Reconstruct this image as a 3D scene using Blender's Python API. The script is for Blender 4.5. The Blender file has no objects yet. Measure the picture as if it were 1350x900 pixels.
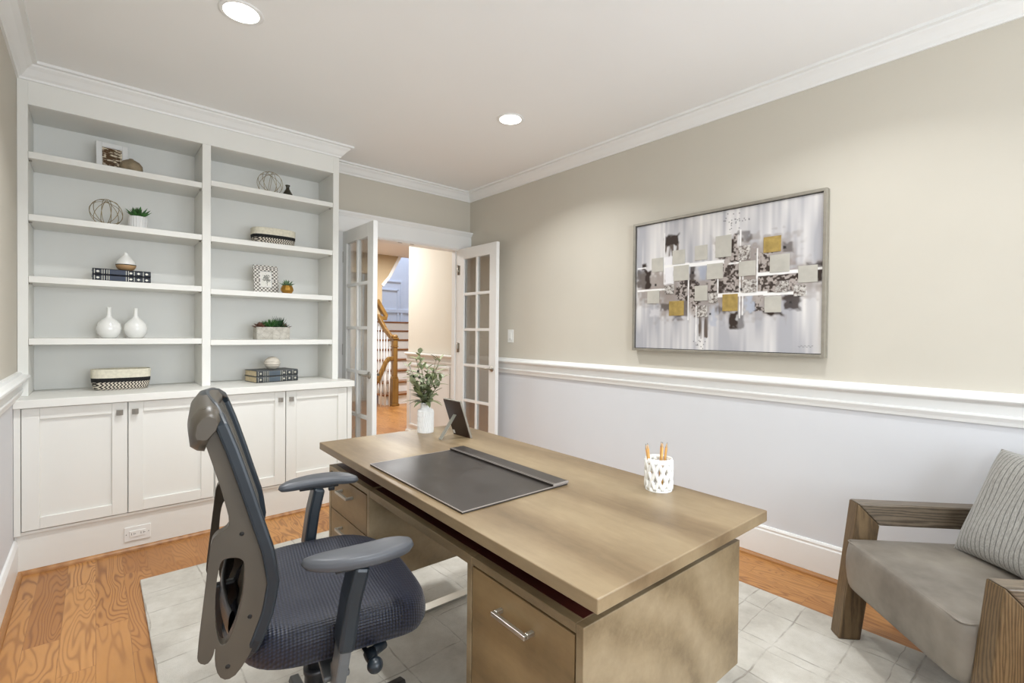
import bpy, math, random
import numpy as np
from mathutils import Vector, Matrix, noise
PI = math.pi
random.seed(7)
SC = bpy.context.scene
COL = SC.collection

# ------------------------------------------------------------------ camera
F_PX, CY = 631.11, 446.19
yaw, pit, rol = (math.radians(a) for a in (41.0233, 0.6822, 0.562))
fwd = Vector((math.sin(yaw) * math.cos(pit), math.cos(yaw) * math.cos(pit), -math.sin(pit)))
rgt = Vector((math.cos(yaw), -math.sin(yaw), 0))
upv = rgt.cross(fwd)
r2 = rgt * math.cos(rol) + upv * math.sin(rol)
u2 = upv * math.cos(rol) - rgt * math.sin(rol)
cd = bpy.data.cameras.new('camera')
cam = bpy.data.objects.new('camera', cd)
COL.objects.link(cam)
cam.matrix_world = Matrix(((r2.x, u2.x, -fwd.x, 0), (r2.y, u2.y, -fwd.y, 0), (r2.z, u2.z, -fwd.z, 1.25), (0, 0, 0, 1)))
cd.sensor_fit = 'HORIZONTAL'; cd.sensor_width = 36.0
cd.lens = F_PX * 36.0 / 1350.0
cd.shift_y = (CY - 450.0) / 1350.0
cd.clip_start = 0.02
SC.camera = cam

# ------------------------------------------------------------------ world, lights, exposure
SC.view_settings.view_transform = 'Standard'
SC.view_settings.look = 'None'
SC.view_settings.exposure = 0.06
SC.view_settings.gamma = 1.0
SC.view_settings.use_curve_mapping = False
W = bpy.data.worlds.new('world'); SC.world = W; W.use_nodes = True
bg = W.node_tree.nodes['Background']
bg.inputs[0].default_value = (0.62, 0.78, 1.0, 1); bg.inputs[1].default_value = 1.6

def area_light(name, loc, rot, size, size_y, power, col, shape='RECTANGLE', spread=PI):
    l = bpy.data.lights.new(name, 'AREA'); l.shape = shape; l.size = size
    if shape in ('RECTANGLE', 'ELLIPSE'): l.size_y = size_y
    l.energy = power; l.color = col; l.spread = spread
    o = bpy.data.objects.new(name, l); COL.objects.link(o)
    o.location = loc; o.rotation_euler = rot
    return o
# daylight through the two windows of the wall behind the camera (area lights lie in the window openings)
area_light('window_daylight', (0.55, -1.36, 1.45), (math.radians(100), 0, 0), 1.25, 1.4, 42, (0.88, 0.94, 1.0))
area_light('window_daylight', (2.05, -1.36, 1.45), (math.radians(100), 0, 0), 1.25, 1.4, 22, (0.86, 0.93, 1.0))
# hall ceiling lamp and a blue lamp added as upstairs daylight, no window built
area_light('hall_lamp_light', (2.0, 5.3, 2.56), (0, 0, 0), 0.5, 0.5, 31, (0.97, 0.98, 0.98), 'DISK')
area_light('hall_lamp_light', (3.6, 6.6, 2.56), (0, 0, 0), 0.5, 0.5, 66, (0.97, 0.98, 0.98), 'DISK')
area_light('upstairs_fill_light', (5.0, 9.0, 4.7), (0, 0, 0), 1.2, 1.2, 75, (0.62, 0.76, 1.0))
DOWN = [(0.48, 2.37, 15), (2.03, 2.37, 13), (0.48, 0.55, 14), (2.06, 0.66, 8)]

# ------------------------------------------------------------------ node helpers / materials
MATS = {}
def lin(c):
    return tuple((x / 12.92 if x <= 0.04045 else ((x + 0.055) / 1.055) ** 2.4) for x in (v / 255 for v in c)) + (1,)
class NT:
    def __init__(s, name):
        s.m = bpy.data.materials.new(name); s.m.use_nodes = True
        s.t = s.m.node_tree; s.b = s.t.nodes['Principled BSDF']; MATS[name] = s.m
    def n(s, typ, **kw):
        x = s.t.nodes.new(typ)
        for k, v in kw.items():
            if k.startswith('i_'):
                x.inputs[k[2:].replace('_', ' ')].default_value = v
            else: setattr(x, k, v)
        return x
    def l(s, a, b): s.t.links.new(a, b)
    def coords(s, kind='Object', scale=(1, 1, 1), rot=(0, 0, 0), loc=(0, 0, 0)):
        tc = s.n('ShaderNodeTexCoord'); mp = s.n('ShaderNodeMapping')
        mp.inputs['Scale'].default_value = scale; mp.inputs['Rotation'].default_value = rot; mp.inputs['Location'].default_value = loc
        s.l(tc.outputs[kind], mp.inputs[0]); return mp.outputs[0]
    def noise(s, co, scale, detail=3, rough=.5, dist=0):
        x = s.n('ShaderNodeTexNoise'); x.inputs['Scale'].default_value = scale; x.inputs['Detail'].default_value = detail
        x.inputs['Roughness'].default_value = rough; x.inputs['Distortion'].default_value = dist
        s.l(co, x.inputs['Vector']); return x.outputs['Fac']
    def ramp(s, fac, stops):
        x = s.n('ShaderNodeValToRGB'); e = x.color_ramp.elements
        while len(e) < len(stops): e.new(0.5)
        for el, (p, c) in zip(e, stops):
            el.position = p; el.color = c if len(c) == 4 else tuple(c) + (1,)
        s.l(fac, x.inputs[0]); return x.outputs[0]
    def mix(s, fac, a, b, mode='MIX'):
        x = s.n('ShaderNodeMix', data_type='RGBA', blend_type=mode)
        for v, i in ((fac, 0), (a, 6), (b, 7)):
            if isinstance(v, (int, float, tuple)): x.inputs[i].default_value = v
            else: s.l(v, x.inputs[i])
        return x.outputs[2]
    def math(s, op, a, b=0.0):
        x = s.n('ShaderNodeMath', operation=op)
        for i, v in enumerate((a, b)):
            if isinstance(v, (int, float)): x.inputs[i].default_value = v
            else: s.l(v, x.inputs[i])
        return x.outputs[0]
    def bump(s, h, strength=.2, dist=.002):
        x = s.n('ShaderNodeBump'); x.inputs['Strength'].default_value = strength; x.inputs['Distance'].default_value = dist
        s.l(h, x.inputs['Height']); s.l(x.outputs[0], s.b.inputs['Normal'])
    def col(s, c):
        if isinstance(c, tuple): s.b.inputs['Base Color'].default_value = c
        else: s.l(c, s.b.inputs['Base Color'])
    def rough(s, r):
        if isinstance(r, float): s.b.inputs['Roughness'].default_value = r
        else: s.l(r, s.b.inputs['Roughness'])

def plain(name, rgb, rough=.5, metal=0.0, var=.04, scale=12, bump=0, spec=None, coat=0):
    t = NT(name); c = lin(rgb)
    co = t.coords()
    f = t.noise(co, scale, 3)
    d = tuple(max(0, x * (1 - var * 2)) for x in c[:3]) + (1,); e = tuple(min(1, x * (1 + var)) for x in c[:3]) + (1,)
    t.col(t.ramp(f, [(.3, d), (.7, e)])); t.rough(rough); t.b.inputs['Metallic'].default_value = metal
    if bump: t.bump(t.noise(co, scale * 8, 4), bump, .001)
    if spec is not None: t.b.inputs['Specular IOR Level'].default_value = spec
    if coat: t.b.inputs['Coat Weight'].default_value = coat; t.b.inputs['Coat Roughness'].default_value = .15
    return t.m

def wood(name, c_dark, c_mid, c_light, axis='x', scale=1.0, rough=.4, ring=6.0, blotch=.35, bump=.08, contrast=1.0):
    t = NT(name)
    st = {'x': (.12, 1, 1), 'y': (1, .12, 1), 'z': (1, 1, .12)}[axis]
    co = t.coords(scale=tuple(v * scale for v in st))
    big = t.noise(co, 3.0, 3, .55, .6)
    fine = t.noise(co, 60, 4, .6)
    rings = t.n('ShaderNodeTexWave', wave_type='RINGS', rings_direction={'x': 'X', 'y': 'Y', 'z': 'Z'}[axis])
    rings.inputs['Scale'].default_value = ring; rings.inputs['Distortion'].default_value = 9; rings.inputs['Detail'].default_value = 3
    rings.inputs['Detail Scale'].default_value = .8
    t.l(co, rings.inputs[0])
    str_ = t.noise(t.coords(scale=tuple(.5 * scale if v < 1 else scale for v in st)), 22, 4, .65)
    f = t.math('ADD', t.math('MULTIPLY', rings.outputs['Fac'], .28 * contrast), t.math('ADD', t.math('MULTIPLY', big, .36), t.math('ADD', t.math('MULTIPLY', str_, .26), t.math('MULTIPLY', fine, .2 * contrast))))
    c = t.ramp(f, [(.25, lin(c_dark)), (.5, lin(c_mid)), (.78, lin(c_light))])
    mid = t.noise(t.coords(scale=tuple(.22 * scale if v < 1 else scale for v in st)), 14, 5, .7)
    c = t.mix(t.math('MULTIPLY', t.math('SUBTRACT', 1.0, mid), .55 * min(1, contrast)), c, lin(c_dark))
    b2 = t.noise(t.coords(scale=(1, 1, 1)), 3.6 * scale, 4, .62)
    dk = t.ramp(b2, [(.3, (1 - blotch,) * 3), (.65, (1, 1, 1))])
    t.col(t.mix(1.0, c, dk, 'MULTIPLY')); t.rough(rough)
    if bump: t.bump(fine, bump, .0008)
    return t.m

plain('wall_beige', (203, 197, 184), .75, var=.012, scale=2)
plain('wall_white', (216, 217, 220), .6, var=.01, scale=2)
plain('ceiling_paint', (245, 245, 244), .9, var=.01, scale=1)
plain('trim_white', (238, 238, 236), .38, var=.01, scale=3)
plain('cabinet_white', (234, 233, 227), .4, var=.012, scale=2)
plain('hall_cream', (236, 230, 216), .7, var=.015, scale=1.5)
plain('hall_tan', (186, 166, 134), .75, var=.02, scale=1.5)
plain('hall_blue_white', (222, 226, 236), .7, var=.01, scale=1.5)
plain('nickel', (176, 172, 164), .28, 1.0, .05)
plain('satin_steel', (196, 194, 186), .36, 1.0, .04)
plain('champagne_metal', (168, 150, 112), .3, 1.0, .05)
plain('silver_frame', (168, 163, 152), .42, .65, .05, 30)
plain('black_gap', (22, 20, 18), .8)
plain('outlet_white', (236, 236, 232), .35, var=.01)
plain('outlet_slot', (50, 48, 46), .6)
plain('ceramic_white', (238, 238, 234), .16, var=.01, coat=.4)
plain('ceramic_matte', (232, 232, 230), .5, var=.02, scale=20)
plain('ceramic_tan', (186, 150, 108), .5, var=.08, scale=20)
plain('stone_taupe', (150, 134, 108), .75, var=.22, scale=22, bump=.3)
plain('stone_cream', (214, 206, 192), .6, var=.06, scale=20)
plain('bottle_olive', (46, 40, 22), .25, var=.15, scale=10, coat=.5)
plain('gold_pot', (182, 138, 62), .3, .8, .12, 30)
plain('gold_pencil', (222, 172, 104), .32, .45, .05, 30)
plain('leaf_green', (62, 112, 50), .45, var=.3, scale=25)
plain('leaf_dark', (40, 76, 38), .4, var=.3, scale=25)
plain('leaf_red', (98, 62, 46), .5, var=.3, scale=25)
plain('leaf_bluegreen', (104, 132, 98), .5, var=.25, scale=25)
plain('leaf_olive', (132, 142, 100), .5, var=.3, scale=18)
plain('leaf_pale', (172, 180, 146), .5, var=.2, scale=18)
plain('stem_brown', (96, 92, 56), .6, var=.2)
plain('bud_dark', (52, 54, 40), .5, var=.2)
plain('soil', (70, 58, 44), .9, var=.3, scale=60)
plain('page_cream', (214, 196, 160), .8, var=.08, scale=90)
plain('book_cover', (30, 34, 44), .42, var=.15, scale=30)
plain('book_cover_grey', (62, 66, 68), .45, var=.15, scale=30)
plain('book_gilt', (200, 196, 182), .35, .3, .05)
plain('book_title', (22, 38, 66), .4, var=.1)
plain('book_title_grey', (84, 96, 106), .4, var=.1)
plain('plastic_black', (26, 27, 30), .38, var=.1, scale=8)
plain('plastic_taupe', (76, 69, 59), .40, var=.1, scale=6)
plain('plastic_teal', (31, 39, 46), .36, var=.1, scale=6)
plain('armpad_grey', (76, 78, 82), .42, var=.06, scale=6)
plain('armpost_grey', (96, 98, 99), .42, var=.05, scale=6)
plain('frame_brown', (70, 58, 50), .3, var=.1, scale=8, coat=.4)
plain('frame_back', (48, 24, 16), .3, var=.25, scale=5)
plain('blotter_edge', (150, 142, 136), .35, var=.05)
plain('basket_cream', (226, 220, 200), .85, var=.06, scale=60, bump=.3)
plain('basket_black', (20, 19, 20), .85, var=.2, scale=60, bump=.3)
plain('shadow_plinth', (66, 30, 20), .5, var=.15, scale=6)
wood('stair_oak', (104, 72, 28), (138, 102, 46), (160, 122, 62), 'z', 1.2, .38, 5, .15)
wood('stair_tread', (112, 66, 30), (146, 92, 46), (170, 116, 64), 'x', 1.2, .35, 5, .15)
wood('shoe_oak', (140, 92, 48), (176, 124, 70), (198, 148, 92), 'y', 1.0, .4, 5, .15)
wood('desk_top', (92, 74, 50), (138, 117, 88), (166, 146, 114), 'y', 1.0, .38, 2.2, .16, .08, 1.1)
wood('desk_body', (108, 90, 64), (154, 135, 104), (178, 159, 128), 'y', 1.3, .42, 1.6, .14, .08, 1.0)
wood('desk_front', (112, 90, 60), (148, 122, 84), (172, 146, 106), 'y', 1.3, .42, 2.0, .28, .05, .8)
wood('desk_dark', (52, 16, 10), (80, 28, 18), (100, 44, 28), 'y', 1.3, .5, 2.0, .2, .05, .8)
wood('arm_wood', (52, 44, 36), (100, 88, 74), (132, 118, 100), 'y', 3.2, .38, 12, .15, .12, 1.4)
wood('leg_wood', (52, 38, 26), (100, 80, 54), (128, 105, 74), 'z', 3.2, .4, 12, .15, .12, 1.4)

def floor_mat():
    t = NT('floor_oak')
    co = t.coords(rot=(0, 0, PI / 2))
    br = t.n('ShaderNodeTexBrick', offset=.37, offset_frequency=2)
    for k, v in (('Scale', 1.0), ('Brick Width', .78), ('Row Height', .108), ('Mortar Size', .0011), ('Mortar Smooth', .2), ('Bias', 0.0)): br.inputs[k].default_value = v
    br.inputs['Color1'].default_value = (0, 0, 0, 1); br.inputs['Color2'].default_value = (1, 1, 1, 1); br.inputs['Mortar'].default_value = (.5, .5, .5, 1)
    t.l(co, br.inputs['Vector'])
    rnd = t.n('ShaderNodeSeparateColor'); t.l(br.outputs['Color'], rnd.inputs[0]); rv = rnd.outputs[0]
    # each plank gets its own piece of grain
    cb = t.n('ShaderNodeCombineXYZ'); t.l(t.math('MULTIPLY', rv, 7.3), cb.inputs[0]); t.l(t.math('MULTIPLY', rv, 3.1), cb.inputs[1]); t.l(t.math('MULTIPLY', rv, 9.7), cb.inputs[2])
    ad = t.n('ShaderNodeVectorMath', operation='ADD'); t.l(t.coords(scale=(1, .18, 1)), ad.inputs[0]); t.l(cb.outputs[0], ad.inputs[1])
    g = t.noise(ad.outputs[0], 6.5, 2.0, .45, .35)
    # cathedral figure: contour lines of a smooth stretched noise
    s = t.math('SINE', t.math('MULTIPLY', g, 165.0))
    s2 = t.math('MULTIPLY', t.math('ADD', s, 1.0), .5)
    ln = t.math('POWER', s2, 3.0)
    fine = t.noise(ad.outputs[0], 110, 3, .6)
    base = t.ramp(rv, [(0, lin((164, 110, 56))), (.4, lin((182, 128, 70))), (.75, lin((196, 142, 82))), (1, lin((174, 120, 62)))])
    amp = t.math('MULTIPLY', ln, t.ramp(t.noise(ad.outputs[0], 2.2, 1), [(.3, (.35,) * 3), (.65, (1,) * 3)]))
    c = t.mix(t.math('MULTIPLY', amp, .8), base, lin((124, 74, 32)))
    c = t.mix(t.math('MULTIPLY', fine, .22), c, lin((128, 78, 38)))
    c = t.mix(t.math('MULTIPLY', br.outputs['Fac'], .4), c, lin((96, 60, 30)))
    t.col(c); t.rough(.34); t.bump(t.math('SUBTRACT', t.math('MULTIPLY', fine, .3), br.outputs['Fac']), .15, .001)
floor_mat()

def rug_mat():
    t = NT('rug_pile')
    co = t.coords()
    wob = t.n('ShaderNodeTexNoise'); wob.inputs['Scale'].default_value = 3.2; wob.inputs['Detail'].default_value = 3; t.l(co, wob.inputs[0])
    sb = t.n('ShaderNodeVectorMath', operation='SUBTRACT'); t.l(wob.outputs['Color'], sb.inputs[0]); sb.inputs[1].default_value = (.5, .5, .5)
    sc = t.n('ShaderNodeVectorMath', operation='SCALE'); sc.inputs['Scale'].default_value = .055; t.l(sb.outputs[0], sc.inputs[0])
    ad = t.n('ShaderNodeVectorMath', operation='ADD'); t.l(co, ad.inputs[0]); t.l(sc.outputs[0], ad.inputs[1])
    def grid(w, h, ms, off):
        br = t.n('ShaderNodeTexBrick', offset=off, offset_frequency=2)
        for k, v in (('Scale', 1.0), ('Brick Width', w), ('Row Height', h), ('Mortar Size', ms), ('Mortar Smooth', .6)): br.inputs[k].default_value = v
        t.l(ad.outputs[0], br.inputs['Vector']); return br.outputs['Fac']
    g1 = grid(.235, .205, .0042, 0.0); g2 = grid(.61, .47, .0025, .0)
    brk = t.ramp(t.noise(co, 9, 4, .65), [(.38, (.12,) * 3), (.6, (1,) * 3)])
    ln = t.math('MULTIPLY', t.math('MAXIMUM', g1, t.math('MULTIPLY', g2, .8)), brk)
    cl = t.ramp(t.noise(co, 3.5, 5, .7), [(.3, lin((160, 153, 142))), (.5, lin((186, 181, 170))), (.72, lin((208, 204, 195)))])
    streak = t.noise(t.coords(scale=(1.0, .12, 1)), 26, 4, .7)
    cl = t.mix(t.math('MULTIPLY', streak, .3), cl, lin((190, 184, 172)))
    c = t.mix(t.math('MULTIPLY', ln, .62), cl, lin((126, 118, 106)))
    t.col(c); t.rough(.95); t.b.inputs['Sheen Weight'].default_value = .2
    t.bump(t.math('ADD', t.noise(co, 240, 3, .7), t.math('MULTIPLY', ln, -2.0)), .5, .003)
rug_mat()

def seat_fabric():
    t = NT('seat_fabric')
    co = t.coords()
    sx = t.n('ShaderNodeSeparateXYZ'); t.l(co, sx.inputs[0])
    k = 2 * PI / .0165
    yz = t.math('ADD', sx.outputs[1], sx.outputs[2])
    a = t.math('SINE', t.math('MULTIPLY', t.math('ADD', sx.outputs[0], yz), k)); b = t.math('SINE', t.math('MULTIPLY', t.math('SUBTRACT', sx.outputs[0], yz), k))
    p = t.math('MULTIPLY', t.math('ADD', t.math('MULTIPLY', a, b), 1), .5)
    c = t.ramp(p, [(.25, lin((6, 7, 15))), (.6, lin((13, 17, 33))), (.92, lin((36, 44, 66)))])
    t.col(c); t.rough(.5); t.b.inputs['Sheen Weight'].default_value = .12; t.b.inputs['Sheen Tint'].default_value = (.6, .6, .7, 1)
    t.bump(p, .6, .002)
seat_fabric()
def mesh_fabric():
    t = NT('mesh_fabric')
    co = t.coords()
    w = t.n('ShaderNodeTexChecker'); w.inputs['Scale'].default_value = 320; t.l(co, w.inputs[0])
    t.col(t.mix(w.outputs['Fac'], lin((70, 68, 62)), lin((104, 100, 92)))); t.rough(.7)
    t.bump(w.outputs['Fac'], .4, .001)
mesh_fabric()
def leather():
    t = NT('grey_leather')
    co = t.coords()
    a = t.noise(co, 4, 4, .6); b = t.noise(co, 260, 3, .6)
    t.col(t.ramp(a, [(.3, lin((104, 97, 88))), (.5, lin((126, 119, 109))), (.72, lin((144, 137, 126)))]))
    t.rough(t.ramp(a, [(.3, (.5,) * 3), (.7, (.38,) * 3)])); t.bump(b, .12, .0006)
leather()
def blotter():
    t = NT('blotter_leather')
    co = t.coords()
    a = t.noise(co, 7, 5, .6)
    t.col(t.ramp(a, [(.3, lin((44, 39, 35))), (.6, lin((54, 49, 45))), (.8, lin((64, 59, 55)))]))
    t.rough(t.ramp(a, [(.3, (.34,) * 3), (.7, (.42,) * 3)])); t.bump(t.noise(co, 300, 2), .08, .0004)
blotter()
def pillow_fabric():
    t = NT('pillow_fabric')
    co = t.coords()
    sx = t.n('ShaderNodeSeparateXYZ'); t.l(co, sx.inputs[0])
    wob = t.math('MULTIPLY', t.noise(co, 5, 2), .010)
    ph = t.math('FRACT', t.math('MULTIPLY', t.math('ADD', sx.outputs[0], wob), 1 / .0185))
    st = t.math('LESS_THAN', t.math('ABSOLUTE', t.math('SUBTRACT', ph, .5)), .085)
    wv = t.noise(t.coords(scale=(1, 1, .2)), 320, 3, .7)
    base = t.ramp(wv, [(.3, lin((132, 130, 124))), (.7, lin((176, 175, 170)))])
    t.col(t.mix(t.math('MULTIPLY', st, .75), base, lin((66, 66, 66)))); t.rough(.9); t.b.inputs['Sheen Weight'].default_value = .2
    t.bump(wv, .3, .001)
pillow_fabric()
def basket_weave():
    t = NT('basket_weave')
    co = t.coords()
    sx = t.n('ShaderNodeSeparateXYZ'); t.l(co, sx.inputs[0])
    row = t.math('MULTIPLY', sx.outputs[2], 1 / .02)
    zig = t.math('ABSOLUTE', t.math('SUBTRACT', t.math('FRACT', row), .5))
    ang = t.math('ADD', sx.outputs[0], t.math('MULTIPLY', sx.outputs[1], .7))
    f = t.math('GREATER_THAN', t.math('FRACT', t.math('ADD', t.math('MULTIPLY', ang, 1 / .0165), t.math('MULTIPLY', zig, 1.4))), .5)
    t.col(t.mix(f, lin((218, 210, 194)), lin((52, 46, 42)))); t.rough(.9); t.bump(f, .4, .001)
basket_weave()
def concrete():
    t = NT('concrete')
    co = t.coords()
    a = t.noise(co, 22, 5, .7)
    v = t.n('ShaderNodeTexVoronoi', feature='DISTANCE_TO_EDGE'); v.inputs['Scale'].default_value = 28; t.l(co, v.inputs[0])
    cr = t.ramp(v.outputs['Distance'], [(0, (.72,) * 3), (.05, (1,) * 3)])
    t.col(t.mix(1.0, t.ramp(a, [(.3, lin((168, 162, 150))), (.7, lin((208, 204, 194)))]), cr, 'MULTIPLY')); t.rough(.85); t.bump(a, .3, .002)
concrete()
def hammered():
    t = NT('hammered_silver')
    co = t.coords()
    w = t.n('ShaderNodeTexChecker'); w.inputs['Scale'].default_value = 80; t.l(co, w.inputs[0])
    t.col(t.mix(w.outputs['Fac'], lin((112, 108, 102)), lin((226, 222, 214)))); t.rough(.4); t.b.inputs['Metallic'].default_value = .35
    t.bump(w.outputs['Fac'], .5, .001)
hammered()
def attr_mat(name, rough=.6, bump=0.0):
    t = NT(name)
    a = t.n('ShaderNodeVertexColor', layer_name='paint')
    t.col(a.outputs['Color']); t.rough(rough)
    if bump: t.bump(t.noise(t.coords(), 160, 4, .7), bump, .001)
attr_mat('painted_canvas', .6, .2); attr_mat('photo_print', .35)
def glass(name, tint=(1, 1, 1, 1)):
    t = NT(name)
    t.t.nodes.remove(t.b)
    out = [n for n in t.t.nodes if n.type == 'OUTPUT_MATERIAL'][0]
    tr = t.n('ShaderNodeBsdfTransparent'); tr.inputs[0].default_value = tint
    gl = t.n('ShaderNodeBsdfGlossy'); gl.inputs['Roughness'].default_value = .03; gl.inputs[0].default_value = (1, 1, 1, 1)
    mx = t.n('ShaderNodeMixShader'); fr = t.n('ShaderNodeFresnel'); fr.inputs[0].default_value = 1.5
    t.l(t.math('MULTIPLY', fr.outputs[0], .8), mx.inputs[0]); t.l(tr.outputs[0], mx.inputs[1]); t.l(gl.outputs[0], mx.inputs[2]); t.l(mx.outputs[0], out.inputs[0])
glass('pane_glass', (.96, .97, .97, 1))
def emit(name, col, s):
    t = NT(name); t.b.inputs['Emission Color'].default_value = col; t.b.inputs['Emission Strength'].default_value = s
    t.col((.9, .9, .9, 1))
emit('lamp_lens', (1, .97, .92, 1), 6.0)

# ------------------------------------------------------------------ mesh builder
class MB:
    def __init__(s, M=None): s.v = []; s.f = []; s.mi = []; s.sm = []; s.M = M; s.cur = 0
    def add(s, vs, fs, smooth=False, M=None):
        o = len(s.v)
        for p in vs:
            p = Vector(p)
            if M is not None: p = M @ p
            if s.M is not None: p = s.M @ p
            s.v.append(tuple(p))
        for f in fs: s.f.append(tuple(o + i for i in f)); s.mi.append(s.cur); s.sm.append(smooth)
    def mat(s, i): s.cur = i; return s
    def box(s, x0, x1, y0, y1, z0, z1, M=None):
        vs = [(x, y, z) for z in (z0, z1) for y in (y0, y1) for x in (x0, x1)]
        s.add(vs, [(0, 2, 3, 1), (4, 5, 7, 6), (0, 1, 5, 4), (2, 6, 7, 3), (0, 4, 6, 2), (1, 3, 7, 5)], False, M); return s
    def prism(s, poly, a0, a1, axis='z', M=None, smooth=False):
        # poly counter-clockwise pairs; axis: extrusion direction
        n = len(poly)
        def P(p, a):
            return {'z': (p[0], p[1], a), 'y': (p[0], a, p[1]), 'x': (a, p[0], p[1])}[axis]
        vs = [P(p, a0) for p in poly] + [P(p, a1) for p in poly]
        ar = sum(poly[i][0] * poly[(i + 1) % n][1] - poly[(i + 1) % n][0] * poly[i][1] for i in range(n))
        flip = (ar < 0) ^ (axis == 'y')
        fs = [tuple(range(n))[::-1], tuple(range(n, 2 * n))]
        s2 = [(i, (i + 1) % n, n + (i + 1) % n, n + i) for i in range(n)]
        if flip: fs = [f[::-1] for f in fs]; s2 = [f[::-1] for f in s2]
        s.add(vs, fs, False, M)
        o = len(s.v) - 2 * n
        for f in s2: s.f.append(tuple(o + i for i in f)); s.mi.append(s.cur); s.sm.append(smooth)
        return s
    def lathe(s, prof, c=(0, 0, 0), seg=32, M=None, smooth=True, sx=1, sy=1, close=True):
        vs = []; fs = []
        n = len(prof)
        for i in range(seg):
            a = 2 * PI * i / seg
            for r, z in prof: vs.append((c[0] + r * math.cos(a) * sx, c[1] + r * math.sin(a) * sy, c[2] + z))
        for i in range(seg):
            j = (i + 1) % seg
            for k in range(n - 1): fs.append((i * n + k, j * n + k, j * n + k + 1, i * n + k + 1))
        s.add(vs, fs, smooth, M)
        o = len(s.v) - len(vs)
        if close:
            if prof[0][0] > 1e-5: s.f.append(tuple(o + i * n for i in range(seg))[::-1]); s.mi.append(s.cur); s.sm.append(False)
            if prof[-1][0] > 1e-5: s.f.append(tuple(o + i * n + n - 1 for i in range(seg))); s.mi.append(s.cur); s.sm.append(False)
        return s
    def tube(s, pts, r, seg=8, closed=False, M=None, sq=None, up=(0, 0, 1)):
        # sq=(w,h): rectangular section
        pts = [Vector(p) for p in pts]; n = len(pts)
        vs = []; fs = []
        prev = None
        for i, p in enumerate(pts):
            a = pts[(i - 1) % n] if (closed or i > 0) else p
            b = pts[(i + 1) % n] if (closed or i < n - 1) else p
            t = (b - a).normalized()
            if prev is None:
                x = Vector(up).cross(t)
                if x.length < 1e-4: x = Vector((1, 0, 0)).cross(t)
                x.normalize()
            else:
                x = prev - t * prev.dot(t); x.normalize()
            prev = x; y = t.cross(x)
            rr = r[i] if isinstance(r, (list, tuple)) else r
            if sq:
                w, h = sq[0] / 2 * rr, sq[1] / 2 * rr
                ring = [x * w + y * h, -x * w + y * h, -x * w - y * h, x * w - y * h]
            else: ring = [x * rr * math.cos(2 * PI * k / seg) + y * rr * math.sin(2 * PI * k / seg) for k in range(seg)]
            vs += [p + q for q in ring]
        m = 4 if sq else seg
        for i in range(n if closed else n - 1):
            j = (i + 1) % n
            for k in range(m): fs.append((i * m + k, i * m + (k + 1) % m, j * m + (k + 1) % m, j * m + k))
        if not closed: fs += [tuple(range(m))[::-1], tuple(range((n - 1) * m, n * m))]
        s.add(vs, fs, not sq, M); return s
    def grid(s, fn, nu, nv, M=None, smooth=True, cu=False, flip=False):
        vs = [fn(i / (nu if cu else nu - 1), j / (nv - 1)) for i in range(nu) for j in range(nv)]
        fs = []
        for i in range(nu if cu else nu - 1):
            i2 = (i + 1) % nu
            for j in range(nv - 1):
                f = (i * nv + j, i2 * nv + j, i2 * nv + j + 1, i * nv + j + 1)
                fs.append(f[::-1] if flip else f)
        s.add(vs, fs, smooth, M); return s
    def ball(s, c, r, seg=16, sx=1, sy=1, sz=1, M=None):
        prof = [(max(1e-6, r * math.sin(PI * k / 12)), -r * sz * math.cos(PI * k / 12)) for k in range(13)]
        return s.lathe(prof, c, seg, M, True, sx, sy, False)
    def build(s, name, mats, parent=None, bevel=0, seg=2, smooth_angle=None, subsurf=0):
        me = bpy.data.meshes.new(name)
        me.from_pydata(s.v, [], s.f)
        for m in (mats if isinstance(mats, (list, tuple)) else [mats]): me.materials.append(MATS[m])
        me.polygons.foreach_set('material_index', s.mi); me.polygons.foreach_set('use_smooth', s.sm)
        me.update()
        o = bpy.data.objects.new(name, me); COL.objects.link(o)
        if parent: o.parent = parent
        if bevel:
            b = o.modifiers.new('bevel', 'BEVEL'); b.width = bevel; b.segments = seg; b.limit_method = 'ANGLE'; b.angle_limit = math.radians(40); b.harden_normals = False
        if subsurf:
            b = o.modifiers.new('sub', 'SUBSURF'); b.levels = subsurf; b.render_levels = subsurf
        return o
def tag(o, label=None, cat=None, group=None, kind=None):
    if label: o['label'] = label
    if cat: o['category'] = cat
    if group: o['group'] = group
    if kind: o['kind'] = kind
    return o
def empty(name, loc, rz=0, label=None, cat=None, group=None, kind=None):
    o = bpy.data.objects.new(name, None); COL.objects.link(o); o.empty_display_size = .05
    o.location = loc; o.rotation_euler = (0, 0, rz)
    return tag(o, label, cat, group, kind)
def struct(o, label=None): return tag(o, label, kind='structure')
def copy_tree(o, parent=None):
    c = o.copy(); COL.objects.link(c); c.parent = parent
    for ch in [x for x in bpy.data.objects if x.parent is o]: copy_tree(ch, c)
    return c
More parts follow.
